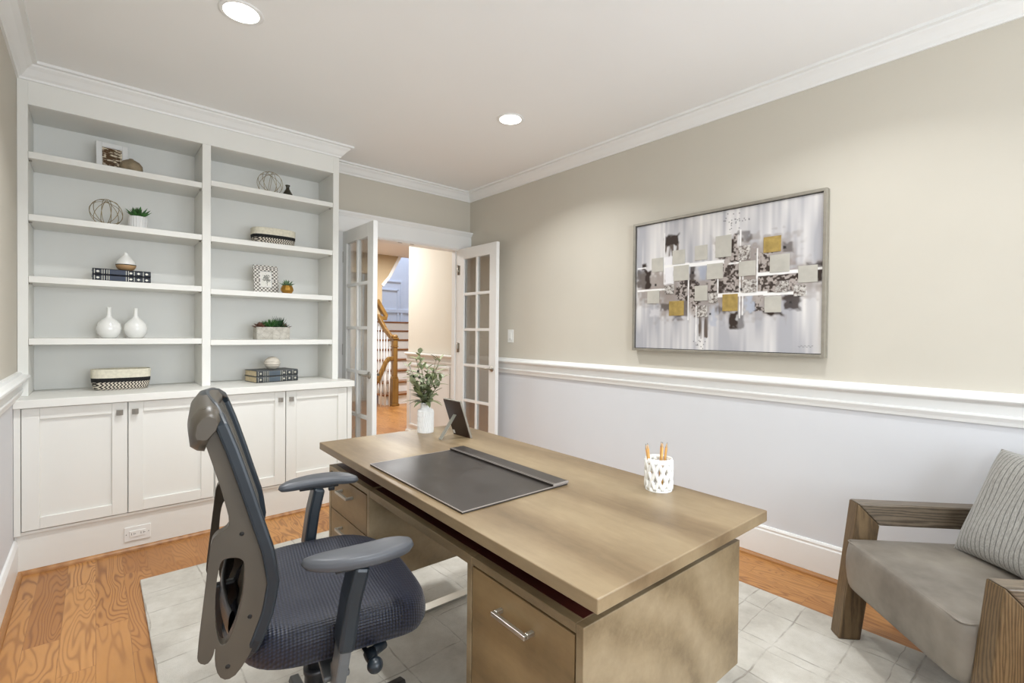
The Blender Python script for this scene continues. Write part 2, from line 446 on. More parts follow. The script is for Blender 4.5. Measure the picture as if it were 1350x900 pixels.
def miter_sweep(mb, path, prof, closed=False):
    # path: xy list with the room on its right-hand side; prof: (offset into room, z)
    n = len(path); P = [Vector(p) for p in path]; rings = []
    for i in range(n):
        a = P[i] - P[i - 1] if (closed or i > 0) else P[1] - P[0]
        b = P[(i + 1) % n] - P[i] if (closed or i < n - 1) else a
        if not closed and i == 0: a = b
        na = Vector((a.y, -a.x)).normalized(); nb = Vector((b.y, -b.x)).normalized()
        m = (na + nb); m = m / max(.2, (1 + na.dot(nb)))
        rings.append([(P[i].x + m.x * d, P[i].y + m.y * d, z) for d, z in prof])
    k = len(prof); vs = [v for r in rings for v in r]; fs = []
    for i in range(n if closed else n - 1):
        j = (i + 1) % n
        for q in range(k): fs.append((i * k + q, i * k + (q + 1) % k, j * k + (q + 1) % k, j * k + q))
    if not closed: fs += [tuple(range(k))[::-1], tuple(range((n - 1) * k, n * k))]
    mb.add(vs, fs); return mb

# ================================================================== THE ROOM
XL, XR, YB, YF = -0.3105, 2.8426, 3.927, -1.40
ZC = 2.635
YS, YC = 3.5915, 3.417
m = MB(); m.box(XL - .15, 7.2, YF - .2, 10.5, -.1, 0)
struct(m.build('floor', 'floor_oak'), 'oak plank floor with strong grain running toward the doorway')
m = MB(); m.box(XL - .12, XR + .12, YF - .12, YB + .12, ZC, ZC + .1)
struct(m.build('ceiling', 'ceiling_paint'), 'smooth white ceiling of the office')
m = MB(); m.box(XR, XR + .12, YF - .12, YB + .12, .95, ZC); m.mat(1).box(XR, XR + .12, YF - .12, YB + .12, 0, .95)
struct(m.build('wall_right', ['wall_beige', 'wall_white']), 'long beige wall with the painting, white below the chair rail')
m = MB(); m.box(XL - .12, XL, YF - .12, YB + .12, .95, ZC); m.mat(1).box(XL - .12, XL, YF - .12, YB + .12, 0, .95)
struct(m.build('wall_left', ['wall_beige', 'wall_white']), 'beige wall at the left edge beside the bookcase')
DX0, DX1, DZ = 1.575, 2.712, 2.075
m = MB(); m.box(XL, DX0 - .018, YB, YB + .12, 0, ZC); m.box(DX1 + .018, XR, YB, YB + .12, 0, ZC); m.box(DX0 - .018, DX1 + .018, YB, YB + .12, DZ, ZC)
struct(m.build('wall_back', 'wall_beige'), 'beige wall behind the bookcase with the double doorway')
m = MB()
xs = [XL, -.075, 1.175, 1.425, 2.675, XR]
m.box(XL, XR, YF - .12, YF, 0, .75); m.box(XL, XR, YF - .12, YF, 2.15, ZC)
for a, b in ((xs[0], xs[1]), (xs[2], xs[3]), (xs[4], xs[5])): m.box(a, b, YF - .12, YF, .75, 2.15)
struct(m.build('wall_front', 'wall_beige'), 'wall with two windows behind the camera')
for i, (a, b) in enumerate(((xs[1], xs[2]), (xs[3], xs[4]))):
    m = MB()
    for q in ((a, a + .05, .75, 2.15), (b - .05, b, .75, 2.15), (a, b, .75, .8), (a, b, 2.1, 2.15), (a, b, 1.43, 1.47), ((a + b) / 2 - .01, (a + b) / 2 + .01, .8, 2.1)):
        m.box(q[0], q[1], YF - .1, YF - .06, q[2], q[3])
    w = struct(m.build('window_%d' % (i + 1), 'trim_white'), 'white sash window behind the camera')
    m = MB(); m.box(a + .05, b - .05, YF - .083, YF - .078, .8, 2.1); m.build('window_pane', 'pane_glass', w)

# crown moulding
m = MB()
miter_sweep(m, [(XL, YF), (XL, YS), (1.3833, YS), (1.3833, YB), (XR, YB), (XR, YF)],
            [(-.001, 2.552), (.010, 2.552), (.013, 2.562), (.024, 2.572), (.044, 2.598), (.060, 2.612), (.064, 2.620), (.082, 2.622), (.084, ZC + .001), (-.001, ZC + .001)][::-1], closed=True)
struct(m.build('trim_1', 'trim_white'), 'white crown moulding around the office ceiling')
RAIL = [(-.001, .885), (.012, .885), (.016, .900), (.024, .918), (.024, .926), (.018, .930), (.018, .968), (.024, .974), (.034, .978), (.046, .984), (.050, .990), (.050, .999), (.044, 1.005), (.020, 1.008), (.016, 1.020), (-.001, 1.022)][::-1]
m = MB(); miter_sweep(m, [(XR, YB - .02), (XR, YF)], RAIL)
struct(m.build('trim_2', 'trim_white'), 'white chair rail along the wall with the painting')
m = MB(); miter_sweep(m, [(XL, YF), (XL, YS + .005)], RAIL)
struct(m.build('trim_3', 'trim_white'), 'white chair rail at the left edge beside the bookcase')
BASE = [(-.001, 0), (.015, 0), (.015, .152), (.011, .160), (.013, .170), (.008, .180), (-.001, .182)][::-1]
SHOE = [(0, 0), (.019, 0), (.017, .009), (.010, .017), (0, .020)][::-1]
m = MB(); miter_sweep(m, [(XR, YB), (XR, YF)], BASE); struct(m.build('baseboard_right', 'trim_white'), 'tall white baseboard under the painting wall')
m = MB(); miter_sweep(m, [(XL, YF), (XL, 3.4375)], BASE); struct(m.build('baseboard_left', 'trim_white'), 'tall white baseboard at the left edge')
m = MB(); miter_sweep(m, [(XR, YF), (XL, YF)], BASE); struct(m.build('baseboard_front', 'trim_white'), 'white baseboard behind the camera')
m = MB(); miter_sweep(m, [(XR - .0151, YB - .02), (XR - .0151, YF)], SHOE); struct(m.build('trim_4', 'shoe_oak'), 'oak shoe moulding along the right wall')
m = MB(); miter_sweep(m, [(XL + .0151, YF), (XL + .0151, 3.4370), (1.4197, 3.4370)], SHOE); struct(m.build('trim_5', 'shoe_oak'), 'oak shoe moulding along the left wall and cabinet base')
# door casing: side jambs, header with a cap
m = MB()
m.box(DX0 - .095, DX0, YB - .022, YB - .0005, 0, DZ - .01); m.box(DX0 - .085, DX0 - .02, YB - .028, YB - .022, 0, DZ - .01)
m.box(DX1, DX1 + .12, YB - .022, YB - .0005, 0, DZ - .01)
m.box(DX0 - .11, XR - .0005, YB - .026, YB - .0005, DZ - .012, 2.20)
m.box(DX0 - .12, XR - .0005, YB - .034, YB - .0005, DZ - .004, DZ + .010)
miter_sweep(m, [(DX0 - .13, YB - .0005), (XR - .0005, YB - .0005)], [(0, 2.20), (.030, 2.20), (.036, 2.212), (.052, 2.228), (.055, 2.241), (0, 2.241)][::-1])
# jamb linings and stops
m.box(DX0 - .018, DX0, YB - .0005, YB + .125, 0, DZ); m.box(DX1, DX1 + .018, YB - .0005, YB + .125, 0, DZ); m.box(DX0, DX1, YB - .0005, YB + .125, DZ - .018, DZ - .0005)
m.box(DX0, DX0 + .012, YB + .05, YB + .09, 0, DZ - .018); m.box(DX1 - .012, DX1, YB + .05, YB + .09, 0, DZ - .018)
struct(m.build('trim_6', 'trim_white', bevel=.0015), 'white casing and header around the double doorway')
for x in (2.08, 2.20):
    m = MB(); m.lathe([(.0001, 0), (.022, 0), (.022, -.003), (.0001, -.003)][::-1], (x, YB + .02, DZ - .0182), 20, sx=1.0, sy=.45)
    o = m.build('strike_plate', 'nickel'); tag(o, 'oval metal door catch plate under the doorway header, %s of the two' % ('left' if x < 2.1 else 'right'), 'door catch', 'catch plates under the header')

# french doors (open into the room)
def french_door(idx, x0, x1, side, label):
    y0, y1 = 3.325, YB - .004
    zb, zt = .012, 2.066
    st = .098
    root = empty('door_%d' % idx, ((x0 + x1) / 2, (y0 + y1) / 2, zb), 0, label, None, None, 'structure')
    T = Matrix.Translation((-(x0 + x1) / 2, -(y0 + y1) / 2, -zb))
    m = MB(T)
    m.box(x0, x1, y0, y0 + st, zb, zt); m.box(x0, x1, y1 - st, y1, zb, zt)
    gz0, gz1 = .252, 1.962
    m.box(x0, x1, y0 + st, y1 - st, zb, gz0); m.box(x0, x1, y0 + st, y1 - st, gz1, zt)
    m.build('door_leaf', 'trim_white', root, bevel=.002)
    m = MB(T)
    yc = (y0 + y1) / 2
    m.box(x0 + .004, x1 - .004, yc - .0125, yc + .0125, gz0, gz1)
    h = (gz1 - gz0) / 5
    for k in range(1, 5): m.box(x0 + .005, x1 - .005, y0 + st, y1 - st, gz0 + h * k - .0125, gz0 + h * k + .0125)
    m.build('muntins', 'trim_white', root, bevel=.002)
    m = MB(T)
    for k in range(5):
        for a, b in ((y0 + st, yc - .0125), (yc + .0125, y1 - st)):
            m.box((x0 + x1) / 2 - .002, (x0 + x1) / 2 + .002, a, b, gz0 + h * k + (.0125 if k else 0), gz0 + h * (k + 1) - (.0125 if k < 4 else 0))
    m.build('glass_panes', 'pane_glass', root)
    # lever handle on both faces
    for sgn, xf in ((-1, x0), (1, x1)):
        m = MB(T @ Matrix.Translation((xf, y0 + .052, .925)) @ Matrix.Rotation(sgn * PI / 2, 4, 'Y'))
        m.lathe([(.0001, 0), (.027, 0), (.027, .006), (.022, .010), (.010, .012), (.009, .040), (.0001, .040)], (0, 0, 0), 20)
        m.tube([(0, 0, .036), (0, .02, .040), (0, .055, .040), (0, .095, .036)], [.008, .008, .007, .006], 10)
        m.build('lever_handle', 'nickel', root)
    for z in (.25, 1.10, 1.86):
        xh = x0 if side < 0 else x0
        m = MB(T); m.lathe([(.0001, -.045), (.0065, -.045), (.0065, .045), (.0001, .045)], (xh - .0055, y1 - .006, z), 12)
        m.lathe([(.0001, 0), (.0075, 0), (.0075, .004), (.0001, .006)], (xh - .0055, y1 - .006, z + .045), 12)
        m.box(xh - .001, xh, y1 - .035, y1, z - .045, z + .045)
        m.build('hinge', 'nickel', root)
    return root
french_door(1, 1.536, 1.571, -1, 'left french door leaf with ten glass panes, standing open beside the bookcase')
french_door(2, 2.700, 2.735, 1, 'right french door leaf with ten glass panes, open against the painting wall')

# ================================================================== HALL BEYOND
HZ = 2.6
m = MB(); m.box(2.80, 2.92, YB + .125, 5.09, 0, HZ)
struct(m.build('wall_hall_right', 'hall_cream'), 'cream hall wall with white wainscot seen through the doorway')
m = MB()
X = 2.80
m.box(X - .012, X - .0003, YB + .125, 5.10, 0, .98)                       # panelled dado
miter_sweep(m, [(X - .012, 5.10), (X - .012, YB + .125)], [(0, .978), (.020, .978), (.026, .988), (.040, .992), (.040, 1.004), (.020, 1.012), (0, 1.012)][::-1])
m.box(X - .022, X - .012, YB + .125, 5.10, .915, .94)
for a, b in ((4.18, 5.03),):
    for q in ((a, b, .860, .885), (a, b, .155, .18), (a, a + .022, .18, .86), (b - .022, b, .18, .86)): m.box(X - .024, X - .012, q[0], q[1], q[2], q[3])
m.box(X - .028, X - .012, YB + .125, 5.10, 0, .10)
struct(m.build('trim_7', 'trim_white', bevel=.003), 'white wainscot panel and chair rail on the hall wall')
m = MB(); m.box(2.92, 7.0, 4.97, 5.09, 0, 3.6)
struct(m.build('wall_hall_near', 'hall_cream'), 'cream stair hall wall around the corner')
m = MB(); m.box(.2, .32, YB + .12, 8.3, 0, HZ); struct(m.build('wall_hall_left', 'hall_cream'), 'cream wall at the left of the hall')
m = MB()
m.box(.2, 3.30, 8.3, 8.42, 0, HZ); m.box(3.30, 3.64, 8.3, 8.42, 0, .12); m.box(3.30, 3.64, 8.3, 8.42, .98, HZ); m.box(3.62, 3.64, 8.3, 8.42, .12, .98); m.box(3.43, 3.50, 8.3, 8.42, .12, .98)
struct(m.build('wall_hall_far', 'hall_cream'), 'far hall wall with two narrow bright windows')
for i, (a, b) in enumerate(((3.30, 3.43), (3.50, 3.62))):
    m = MB()
    m.box(a, a + .02, 8.33, 8.36, .12, .98); m.box(b - .02, b, 8.33, 8.36, .12, .98); m.box(a, b, 8.33, 8.36, .12, .15); m.box(a, b, 8.33, 8.36, .95, .98); m.box(a, b, 8.33, 8.36, .52, .545)
    w = struct(m.build('window_%d' % (i + 3), 'trim_white'), 'narrow bright hall window seen through the left door glass')
    m = MB(); m.box(a + .02, b - .02, 8.344, 8.348, .15, .95); m.build('window_pane', 'pane_glass', w)
m = MB(); m.box(.2, 7.0, YB + .12, 7.85, HZ, HZ + .1); struct(m.build('ceiling_hall', 'ceiling_paint'), 'white hall ceiling')
m = MB(); m.box(2.8, 7.0, 7.85, 11, 5.2, 5.3); struct(m.build('ceiling_stairs', 'ceiling_paint'), 'ceiling above the upper stairs')
# tan bulkhead cut along the stair slope
poly = [(.2, HZ), (.2, 2.25), (3.62, 2.25), (3.62, 1.55), (3.80, 1.55), (3.80, 2.06), (3.93, 2.22), (4.15, 2.62), (7.0, 2.64), (7.0, 5.2), (.2, 5.2)]
m = MB(); m.prism(poly, 7.86, 7.96, 'y')
struct(m.build('wall_stair_bulkhead', 'hall_tan'), 'tan wall with a slanted edge above the staircase')
m = MB()
for a, b in (((3.80, 2.06), (3.93, 2.22)), ((3.93, 2.22), (4.15, 2.62)), ((4.15, 2.62), (5.0, 2.632))):
    m.tube([(a[0], 7.86, a[1]), (b[0], 7.86, b[1])], 1, sq=(.03, .05))
struct(m.build('trim_8', 'trim_white'), 'white trim along the slanted edge of the tan wall')
m = MB(); m.box(4.52, 7.0, 10.4, 10.5, 0, 5.2); struct(m.build('wall_stair_back', 'hall_blue_white'), 'bluish daylit wall behind the upper stairs')
m = MB(); m.box(6.9, 7.0, 4.97, 10.5, 0, 5.2); struct(m.build('wall_stair_right', 'hall_blue_white'), 'white wall on the right of the staircase')
m = MB(); m.prism([(3.66, 8.3), (3.78, 8.3), (4.64, 10.4), (4.52, 10.4)], 0, 5.2); struct(m.build('wall_stair_left', 'hall_cream'), 'cream wall on the left of the staircase')
m = MB()
for q in ((4.65, 5.50, 2.42, 2.46), (4.65, 5.44, 2.22, 2.25), (5.41, 5.45, 1.2, 2.25), (5.50, 5.54, 1.2, 2.46)): m.box(q[0], q[1], 10.375, 10.4, q[2], q[3])
m.box(4.65, 6.8, 10.37, 10.4, 1.70, 1.78)
struct(m.build('trim_9', 'hall_blue_white', bevel=.004), 'wainscot mouldings on the bluish stair wall')
# staircase
st = empty('staircase', (3.8, 7.4, 0), 0, 'oak and white staircase with a turned newel post, seen through the doorway', 'staircase')
T = Matrix.Translation((-3.8, -7.4, 0))
xl = [3.66, 3.62, 3.86, 3.88, 3.92, 4.02, 4.24, 4.30, 4.30]
for k in range(8):
    y = 7.5 + .25 * k; z = .183 * (k + 1)
    m = MB(T); m.box(xl[k], 6.0, y, y + .28, z - .03, z); m.build('tread', 'stair_tread', st, bevel=.008)
    m = MB(T); m.box(xl[k] + .03, 6.0, y + .03, y + .25, max(0, z - .183), z - .03); m.build('riser', 'trim_white', st)
m = MB(T)
cx, cy = 3.81, 7.40
m.box(cx - .065, cx + .065, cy - .065, cy + .065, 0, .04)
m.box(cx - .055, cx + .055, cy - .055, cy + .055, .04, .46)
m.prism([(cx - .055, .46), (cx + .055, .46), (cx + .04, .50), (cx - .04, .50)], cy - .045, cy + .045, 'y')
m.box(cx - .040, cx + .040, cy - .040, cy + .040, .50, 1.0)
m.box(cx - .050, cx + .050, cy - .050, cy + .050, .99, 1.01)
m.box(cx - .043, cx + .043, cy - .043, cy + .043, 1.01, 1.12)
m.box(cx - .055, cx + .055, cy - .055, cy + .055, 1.12, 1.15)
m.build('newel_post', 'stair_oak', st, bevel=.006)
m = MB(T)
m.lathe([(.0001, 1.15), (.052, 1.15), (.058, 1.165), (.052, 1.185), (.036, 1.20), (.0001, 1.21)], (cx, cy, 0), 20); m.build('newel_cap', 'stair_oak', st)
def rail(pts, nm='handrail'):
    m = MB(T); m.tube(pts, 1, sq=(.055, .07)); m.build(nm, 'stair_oak', st, bevel=.014)
rail([(3.80, 7.44, 1.12), (3.76, 7.66, 1.30), (3.70, 7.74, 1.47), (3.69, 7.76, 1.52), (3.75, 7.79, 1.49), (3.84, 7.80, 1.48), (3.85, 7.81, 1.53), (3.76, 7.82, 1.68), (3.69, 7.83, 1.80)])
rail([(3.78, 7.38, .80), (3.68, 7.36, .80), (3.62, 7.34, .74), (3.45, 7.30, .42)])
for i in range(6):
    f = i / 5
    x = 3.775 - .12 * f; y = 7.50 + .28 * f; zt = 1.10 + .30 * f; zb = .183 * (1 + int((y - 7.5) / .25))
    m = MB(T); m.lathe([(.0001, zb), (.013, zb), (.013, zb + .12), (.008, zb + .16), (.011, zb + (zt - zb) * .5), (.007, zt), (.0001, zt)], (x, y, 0), 8); m.build('baluster', 'trim_white', st)
for i in range(3):
    m = MB(T); x = 3.70 - .075 * i; m.lathe([(.0001, 0), (.011, 0), (.011, .78 - .09 * i), (.0001, .78 - .09 * i)], (x, 7.36, 0), 8); m.build('baluster', 'trim_white', st)

# ================================================================== RECESSED LIGHTS, SWITCH, OUTLET
rl = empty('recessed_light', (0, 0, ZC))
m = MB(); m.lathe([(.070, 0), (.088, 0), (.088, -.003), (.078, -.007), (.070, -.004)][::-1] + [(.070, 0)], (0, 0, 0), 36, close=False); m.build('trim_ring', 'trim_white', rl)
m = MB(); m.lathe([(.0001, -.0035), (.0705, -.0035), (.0705, -.001), (.0001, -.001)], (0, 0, 0), 36); m.build('lens', 'lamp_lens', rl)
labs = ['round recessed ceiling light above the left shelves of the bookcase', 'round recessed ceiling light in the middle of the ceiling, toward the doorway',
        'recessed ceiling light above the camera, left row', 'recessed ceiling light in front of the painting, just above the top edge']
for i, (x, y, p) in enumerate(DOWN):
    o = rl if i == 0 else copy_tree(rl)
    o.location = (x, y, ZC); tag(o, labs[i], 'ceiling light', 'recessed lights in the office ceiling')
    area_light('recessed_light_beam', (x, y, ZC - .012), (0, 0, 0), .13, .13, p, (.955, .975, .99), 'DISK', math.radians(132))

sw = empty('light_switch', (XR, 3.283, 1.2215), 0, 'white wall switch plate on the beige wall beside the right door', 'light switch')
m = MB(); m.box(-.006, -.0002, -.038, .038, -.058, .058); m.build('plate', 'outlet_white', sw, bevel=.002)
for s in (-1,): 
    m = MB(); m.box(-.011, -.006, -.017, .017, -.034, .034); m.build('rocker', 'outlet_white', sw, bevel=.002)
m = MB(); m.box(-.0125, -.011, -.004, .004, -.030, -.022); m.build('indicator', 'silver_frame', sw)
ou = empty('power_outlet', (.180, 3.4372, .094), 0, 'white double power outlet in the white cabinet base above the floor', 'power outlet')
m = MB(); m.box(-.060, .060, -.006, -.0002, -.040, .040); m.build('plate', 'outlet_white', ou, bevel=.002)
m = MB(); m.box(-.036, .036, -.010, -.006, -.017, .017); m.build('receptacle', 'outlet_white', ou, bevel=.001)
m = MB()
for s in (-.021, .021):
    m.box(s - .007, s - .005, -.0106, -.010, -.006, .006); m.box(s + .004, s + .006, -.0106, -.010, -.005, .005); m.lathe([(.0001, 0), (.002, 0), (.002, .0006), (.0001, .0006)], (0, 0, 0), 8, Matrix.Translation((s + .011, -.0100, 0)) @ Matrix.Rotation(PI / 2, 4, 'X'))
for s in (-.05, .05): m.lathe([(.0001, 0), (.0025, 0), (.002, .0008), (.0001, .0008)], (0, 0, 0), 8, Matrix.Translation((s, -.006, 0)) @ Matrix.Rotation(PI / 2, 4, 'X'))
m.build('slots', 'outlet_slot', ou)

# ================================================================== BUILT-IN BOOKCASE
bx = empty('bookcase', (.53, 3.75, .8905), 0, 'tall white built-in bookcase with two bays of open shelves', 'bookcase')
T = Matrix.Translation((-.53, -3.75, -.8905))
yb = YB - .002
def part(nm, boxes, mat='cabinet_white', root=bx, bevel=.0015, T=T):
    m = MB(T)
    for b in boxes: m.box(*b)
    return m.build(nm, mat, root, bevel=bevel)
zb = .8905
part('back_panel', [(XL + .001, 1.3833, yb - .018, yb, zb, ZC - .001)])
part('side_panel', [(XL + .001, -.2688, YS + .012, yb - .018, zb, ZC - .001)])
part('side_panel', [(1.3405, 1.3833, YS + .012, yb - .018, zb, ZC - .001)])
part('divider', [(.5112, .5577, YS + .012, yb - .018, zb, 2.4287)])
part('top_panel', [(-.2688, .5112, YS + .02, yb - .018, 2.4287, 2.4487), (.5577, 1.3405, YS + .02, yb - .018, 2.4287, 2.4487)])
part('face_frame', [(XL + .001, -.2688, YS, YS + .012, zb, ZC - .001), (.5112, .5577, YS, YS + .012, zb, 2.4287), (1.3405, 1.3833, YS, YS + .012, zb, ZC - .001), (-.2688, 1.3405, YS, YS + .018, 2.4287, ZC - .001)])
LZ = (2.1836, 1.8548, 1.5274, 1.1956); RZ = (2.2096, 1.8537, 1.5146, 1.1862)
for z in LZ:
    part('shelf', [(-.2678, .5102, YS + .003, yb - .019, z - .034, z)])
for z in RZ:
    part('shelf', [(.5587, 1.3395, YS + .003, yb - .019, z - .034, z)])
for zs, x0, x1 in ((LZ, -.2688, .5112), (RZ, .5577, 1.3405)):
    for z in zs:
        for x in (x0 + .006, x1 - .006):
            m = MB(T); m.lathe([(.0001, -.006), (.004, -.006), (.004, .006), (.0001, .006)], (0, 0, 0), 8, Matrix.Translation((x, YS + .05, z - .038)) @ Matrix.Rotation(PI / 2, 4, 'Y'))
            m.build('shelf_pin', 'nickel', bx)
m = MB(); m.box(XL + .0005, 1.4287, 3.389, yb, .848, .890)
tag(m.build('countertop', 'cabinet_white', bevel=.003), 'long white painted top over the base cabinets', 'countertop')
# base cabinets
def cabinet(x0, x1, dd, label, endpanel):
    r = empty('base_cabinet', ((x0 + x1) / 2, 3.43, 0), 0, label, 'cabinet', 'white base cabinets under the bookcase')
    T = Matrix.Translation((-(x0 + x1) / 2, -3.43, 0))
    part('body', [(x0, x1, 3.4375, yb, .0, .8475)], root=r, T=T, bevel=.001)
    part('toe_board', [(x0, x1, 3.4245, 3.4375, .205, .219)], root=r, T=T)
    if endpanel > 0: part('end_stile', [(dd[-1][1] + .003, x1, 3.417, 3.4375, .205, .8475)], root=r, T=T)
    else: part('end_stile', [(x0, dd[0][0] - .003, 3.417, 3.4375, .205, .8475)], root=r, T=T)
    for k, (a, b) in enumerate(dd):
        z0, z1 = .2235, .8435; w = .066
        m = MB(T)
        for q in ((a, a + w, z0, z1), (b - w, b, z0, z1), (a + w, b - w, z0, z0 + w - .006), (a + w, b - w, z1 - w + .008, z1)): m.box(q[0], q[1], 3.417, 3.437, q[2], q[3])
        d = m.build('door', 'cabinet_white', r, bevel=.002)
        m = MB(T); m.box(a + w, b - w, 3.4285, 3.4370, z0 + w - .006, z1 - w + .008); pn = m.build('panel', 'cabinet_white', d)
        kx = b - .033 if k == 0 else a + .029
        m = MB(T @ Matrix.Translation((kx, 3.417, .790)) @ Matrix.Rotation(PI / 2, 4, 'X'))
        m.lathe([(.0001, 0), (.006, 0), (.006, .012), (.0001, .012)], (0, 0, 0), 12)
        m.box(-.0145, .0145, -.0145, .0145, .012, .020)
        m.prism([(-.0145, .020), (.0145, .020), (.0, .026)], -.0145, .0145, 'y')
        m.build('knob', 'nickel', d)
    return r
cabinet(XL + .001, .5525, [(-.2815, .1335), (.1385, .5485)], 'left white base cabinet with two shaker doors and the outlet below', -1)
cabinet(.5540, 1.4195, [(.5580, .9620), (.9670, 1.3835)], 'right white base cabinet with two shaker doors, partly behind the office chair', 1)

# ================================================================== SHELF OBJECTS
YSH = 3.72
def colour_grid(o_mesh, cols):
    ca = o_mesh.color_attributes.new('paint', 'FLOAT_COLOR', 'POINT')
    ca.data.foreach_set('color', np.asarray(cols, dtype=np.float32).ravel())
def vnoise(nx, ny, fx, fy, seed):
    rs = np.random.RandomState(seed); g = rs.rand(int(fy) + 3, int(fx) + 3)
    xs = np.linspace(0, fx, nx); ys = np.linspace(0, fy, ny)
    xi = xs.astype(int); yi = ys.astype(int); xf = xs - xi; yf = ys - yi
    xf = xf * xf * (3 - 2 * xf); yf = yf * yf * (3 - 2 * yf)
    a = g[np.ix_(yi, xi)]; b = g[np.ix_(yi, xi + 1)]; c = g[np.ix_(yi + 1, xi)]; d = g[np.ix_(yi + 1, xi + 1)]
    return (a * (1 - xf) + b * xf) * (1 - yf[:, None]) + (c * (1 - xf) + d * xf) * yf[:, None]
def slin(c): return np.array(lin(c)[:3])
def picture_plane(name, w, h, img, parent, M=None, mat='photo_print'):
    ny, nx = img.shape[:2]
    vs = []; fs = []
    for j in range(ny):
        for i in range(nx):
            p = Vector((-w / 2 + w * i / (nx - 1), 0, h - h * j / (ny - 1)))
            vs.append(tuple(M @ p) if M else tuple(p))
    for j in range(ny - 1):
        for i in range(nx - 1): fs.append((j * nx + i, (j + 1) * nx + i, (j + 1) * nx + i + 1, j * nx + i + 1))
    me = bpy.data.meshes.new(name); me.from_pydata(vs, [], fs); me.materials.append(MATS[mat]); me.update()
    colour_grid(me, np.concatenate([img.reshape(-1, 3), np.ones((nx * ny, 1))], 1))
    o = bpy.data.objects.new(name, me); COL.objects.link(o); o.parent = parent
    return o
# photo in the white frame (sepia trees)
def sepia():
    nx, ny = 60, 80
    n1 = vnoise(nx, ny, 6, 22, 3) * .6 + vnoise(nx, ny, 14, 40, 4) * .4
    X, Y = np.meshgrid(np.linspace(0, 1, nx), np.linspace(0, 1, ny))
    d = n1 + .25 * (1 - abs(X - .4) * 1.6)
    t = np.clip((d - .45) * 5, 0, 1)[..., None]
    return slin((226, 214, 190)) * (1 - t) + slin((82, 56, 26)) * t
def floral():
    nx, ny = 60, 80
    X, Y = np.meshgrid(np.linspace(0, 1, nx), np.linspace(0, 1, ny))
    im = np.ones((ny, nx, 3)) * slin((232, 230, 222))
    n = vnoise(nx, ny, 16, 20, 8)
    r = np.hypot((X - .58) / .38, (Y - .45) / .26)
    t = np.clip((1.0 - r + (n - .5) * 1.3) * 4, 0, 1)[..., None] * .85
    im = im * (1 - t) + (slin((70, 72, 66)) * n[..., None] + slin((150, 150, 140)) * (1 - n[..., None])) * t
    s = (abs(X - .62 + (Y - .8) * .1) < .02) & (Y > .6) & (Y < .92); im[s] = slin((120, 120, 108))
    return im
fr = empty('picture_frame', (.078, 3.745, LZ[0] + .0025), math.radians(6), 'white picture frame with a sepia photo on the top left shelf', 'picture frame')
TL = Matrix.Rotation(math.radians(-9), 4, 'X')
def frame(root, w, h, bw, d, mat, img, matw, lean, bevel=.002, border='trim_white'):
    T = Matrix.Rotation(math.radians(-lean), 4, 'X')
    m = MB(T)
    for q in ((-w / 2, -w / 2 + bw, 0, h), (w / 2 - bw, w / 2, 0, h), (-w / 2 + bw, w / 2 - bw, 0, bw), (-w / 2 + bw, w / 2 - bw, h - bw, h)): m.box(q[0], q[1], 0, d, q[2], q[3])
    m.build('frame', mat, root, bevel=bevel)
    m = MB(T); m.box(-w / 2 + bw, w / 2 - bw, d * .5, d * .9, bw, h - bw); m.build('mount_board', border, root)
    iw, ih = w - 2 * bw - 2 * matw, h - 2 * bw - 2 * matw
    picture_plane('photo', iw, ih, img, root, T @ Matrix.Translation((0, d * .5 - .0008, bw + matw)))
    m = MB(T); m.box(-w * .1, w * .1, d, d + .003, h * .3, h * .8); m.build('easel_back', 'black_gap', root)
frame(fr, .148, .178, .026, .014, 'ceramic_matte', sepia(), .002, 8)
m = MB(); m.lathe([(.0001, 0), (.028, 0), (.044, .010), (.054, .030), (.052, .052), (.038, .072), (.020, .082), (.012, .086), (.010, .090), (.008, .086), (.0001, .080)], (0, 0, 0), 32, sx=1.05, sy=.9)
o = m.build('stone_vase', 'stone_taupe'); o.location = (.163, 3.70, LZ[0] + .0005); tag(o, 'small rounded taupe stone vase beside the white frame on the top left shelf', 'vase')

def wire_sphere(name, loc, r, label):
    root = empty(name, loc, 0, label, 'wire sphere', 'wire spheres on the shelves')
    rs = random.Random(int(r * 1e5))
    for k in range(6):
        a = Matrix.Rotation(k * PI / 6 + .25, 4, 'Z') @ Matrix.Rotation(math.radians([62, 75, 100, 84, 110, 70][k]), 4, 'X')
        m = MB(Matrix.Translation((0, 0, r)) @ a)
        rr = r * .985
        m.tube([(rr * math.cos(2 * PI * i / 40), rr * math.sin(2 * PI * i / 40), 0) for i in range(40)], .0016, 6, closed=True)
        m.build('wire_ring', 'champagne_metal', root)
    return root
wire_sphere('wire_sphere', (.048, YSH, LZ[1] + .002), .079, 'gold wire sphere of rings on the second left shelf')
wire_sphere('wire_sphere', (.938, YSH, RZ[0] + .002), .083, 'gold wire sphere of rings on the top right shelf')

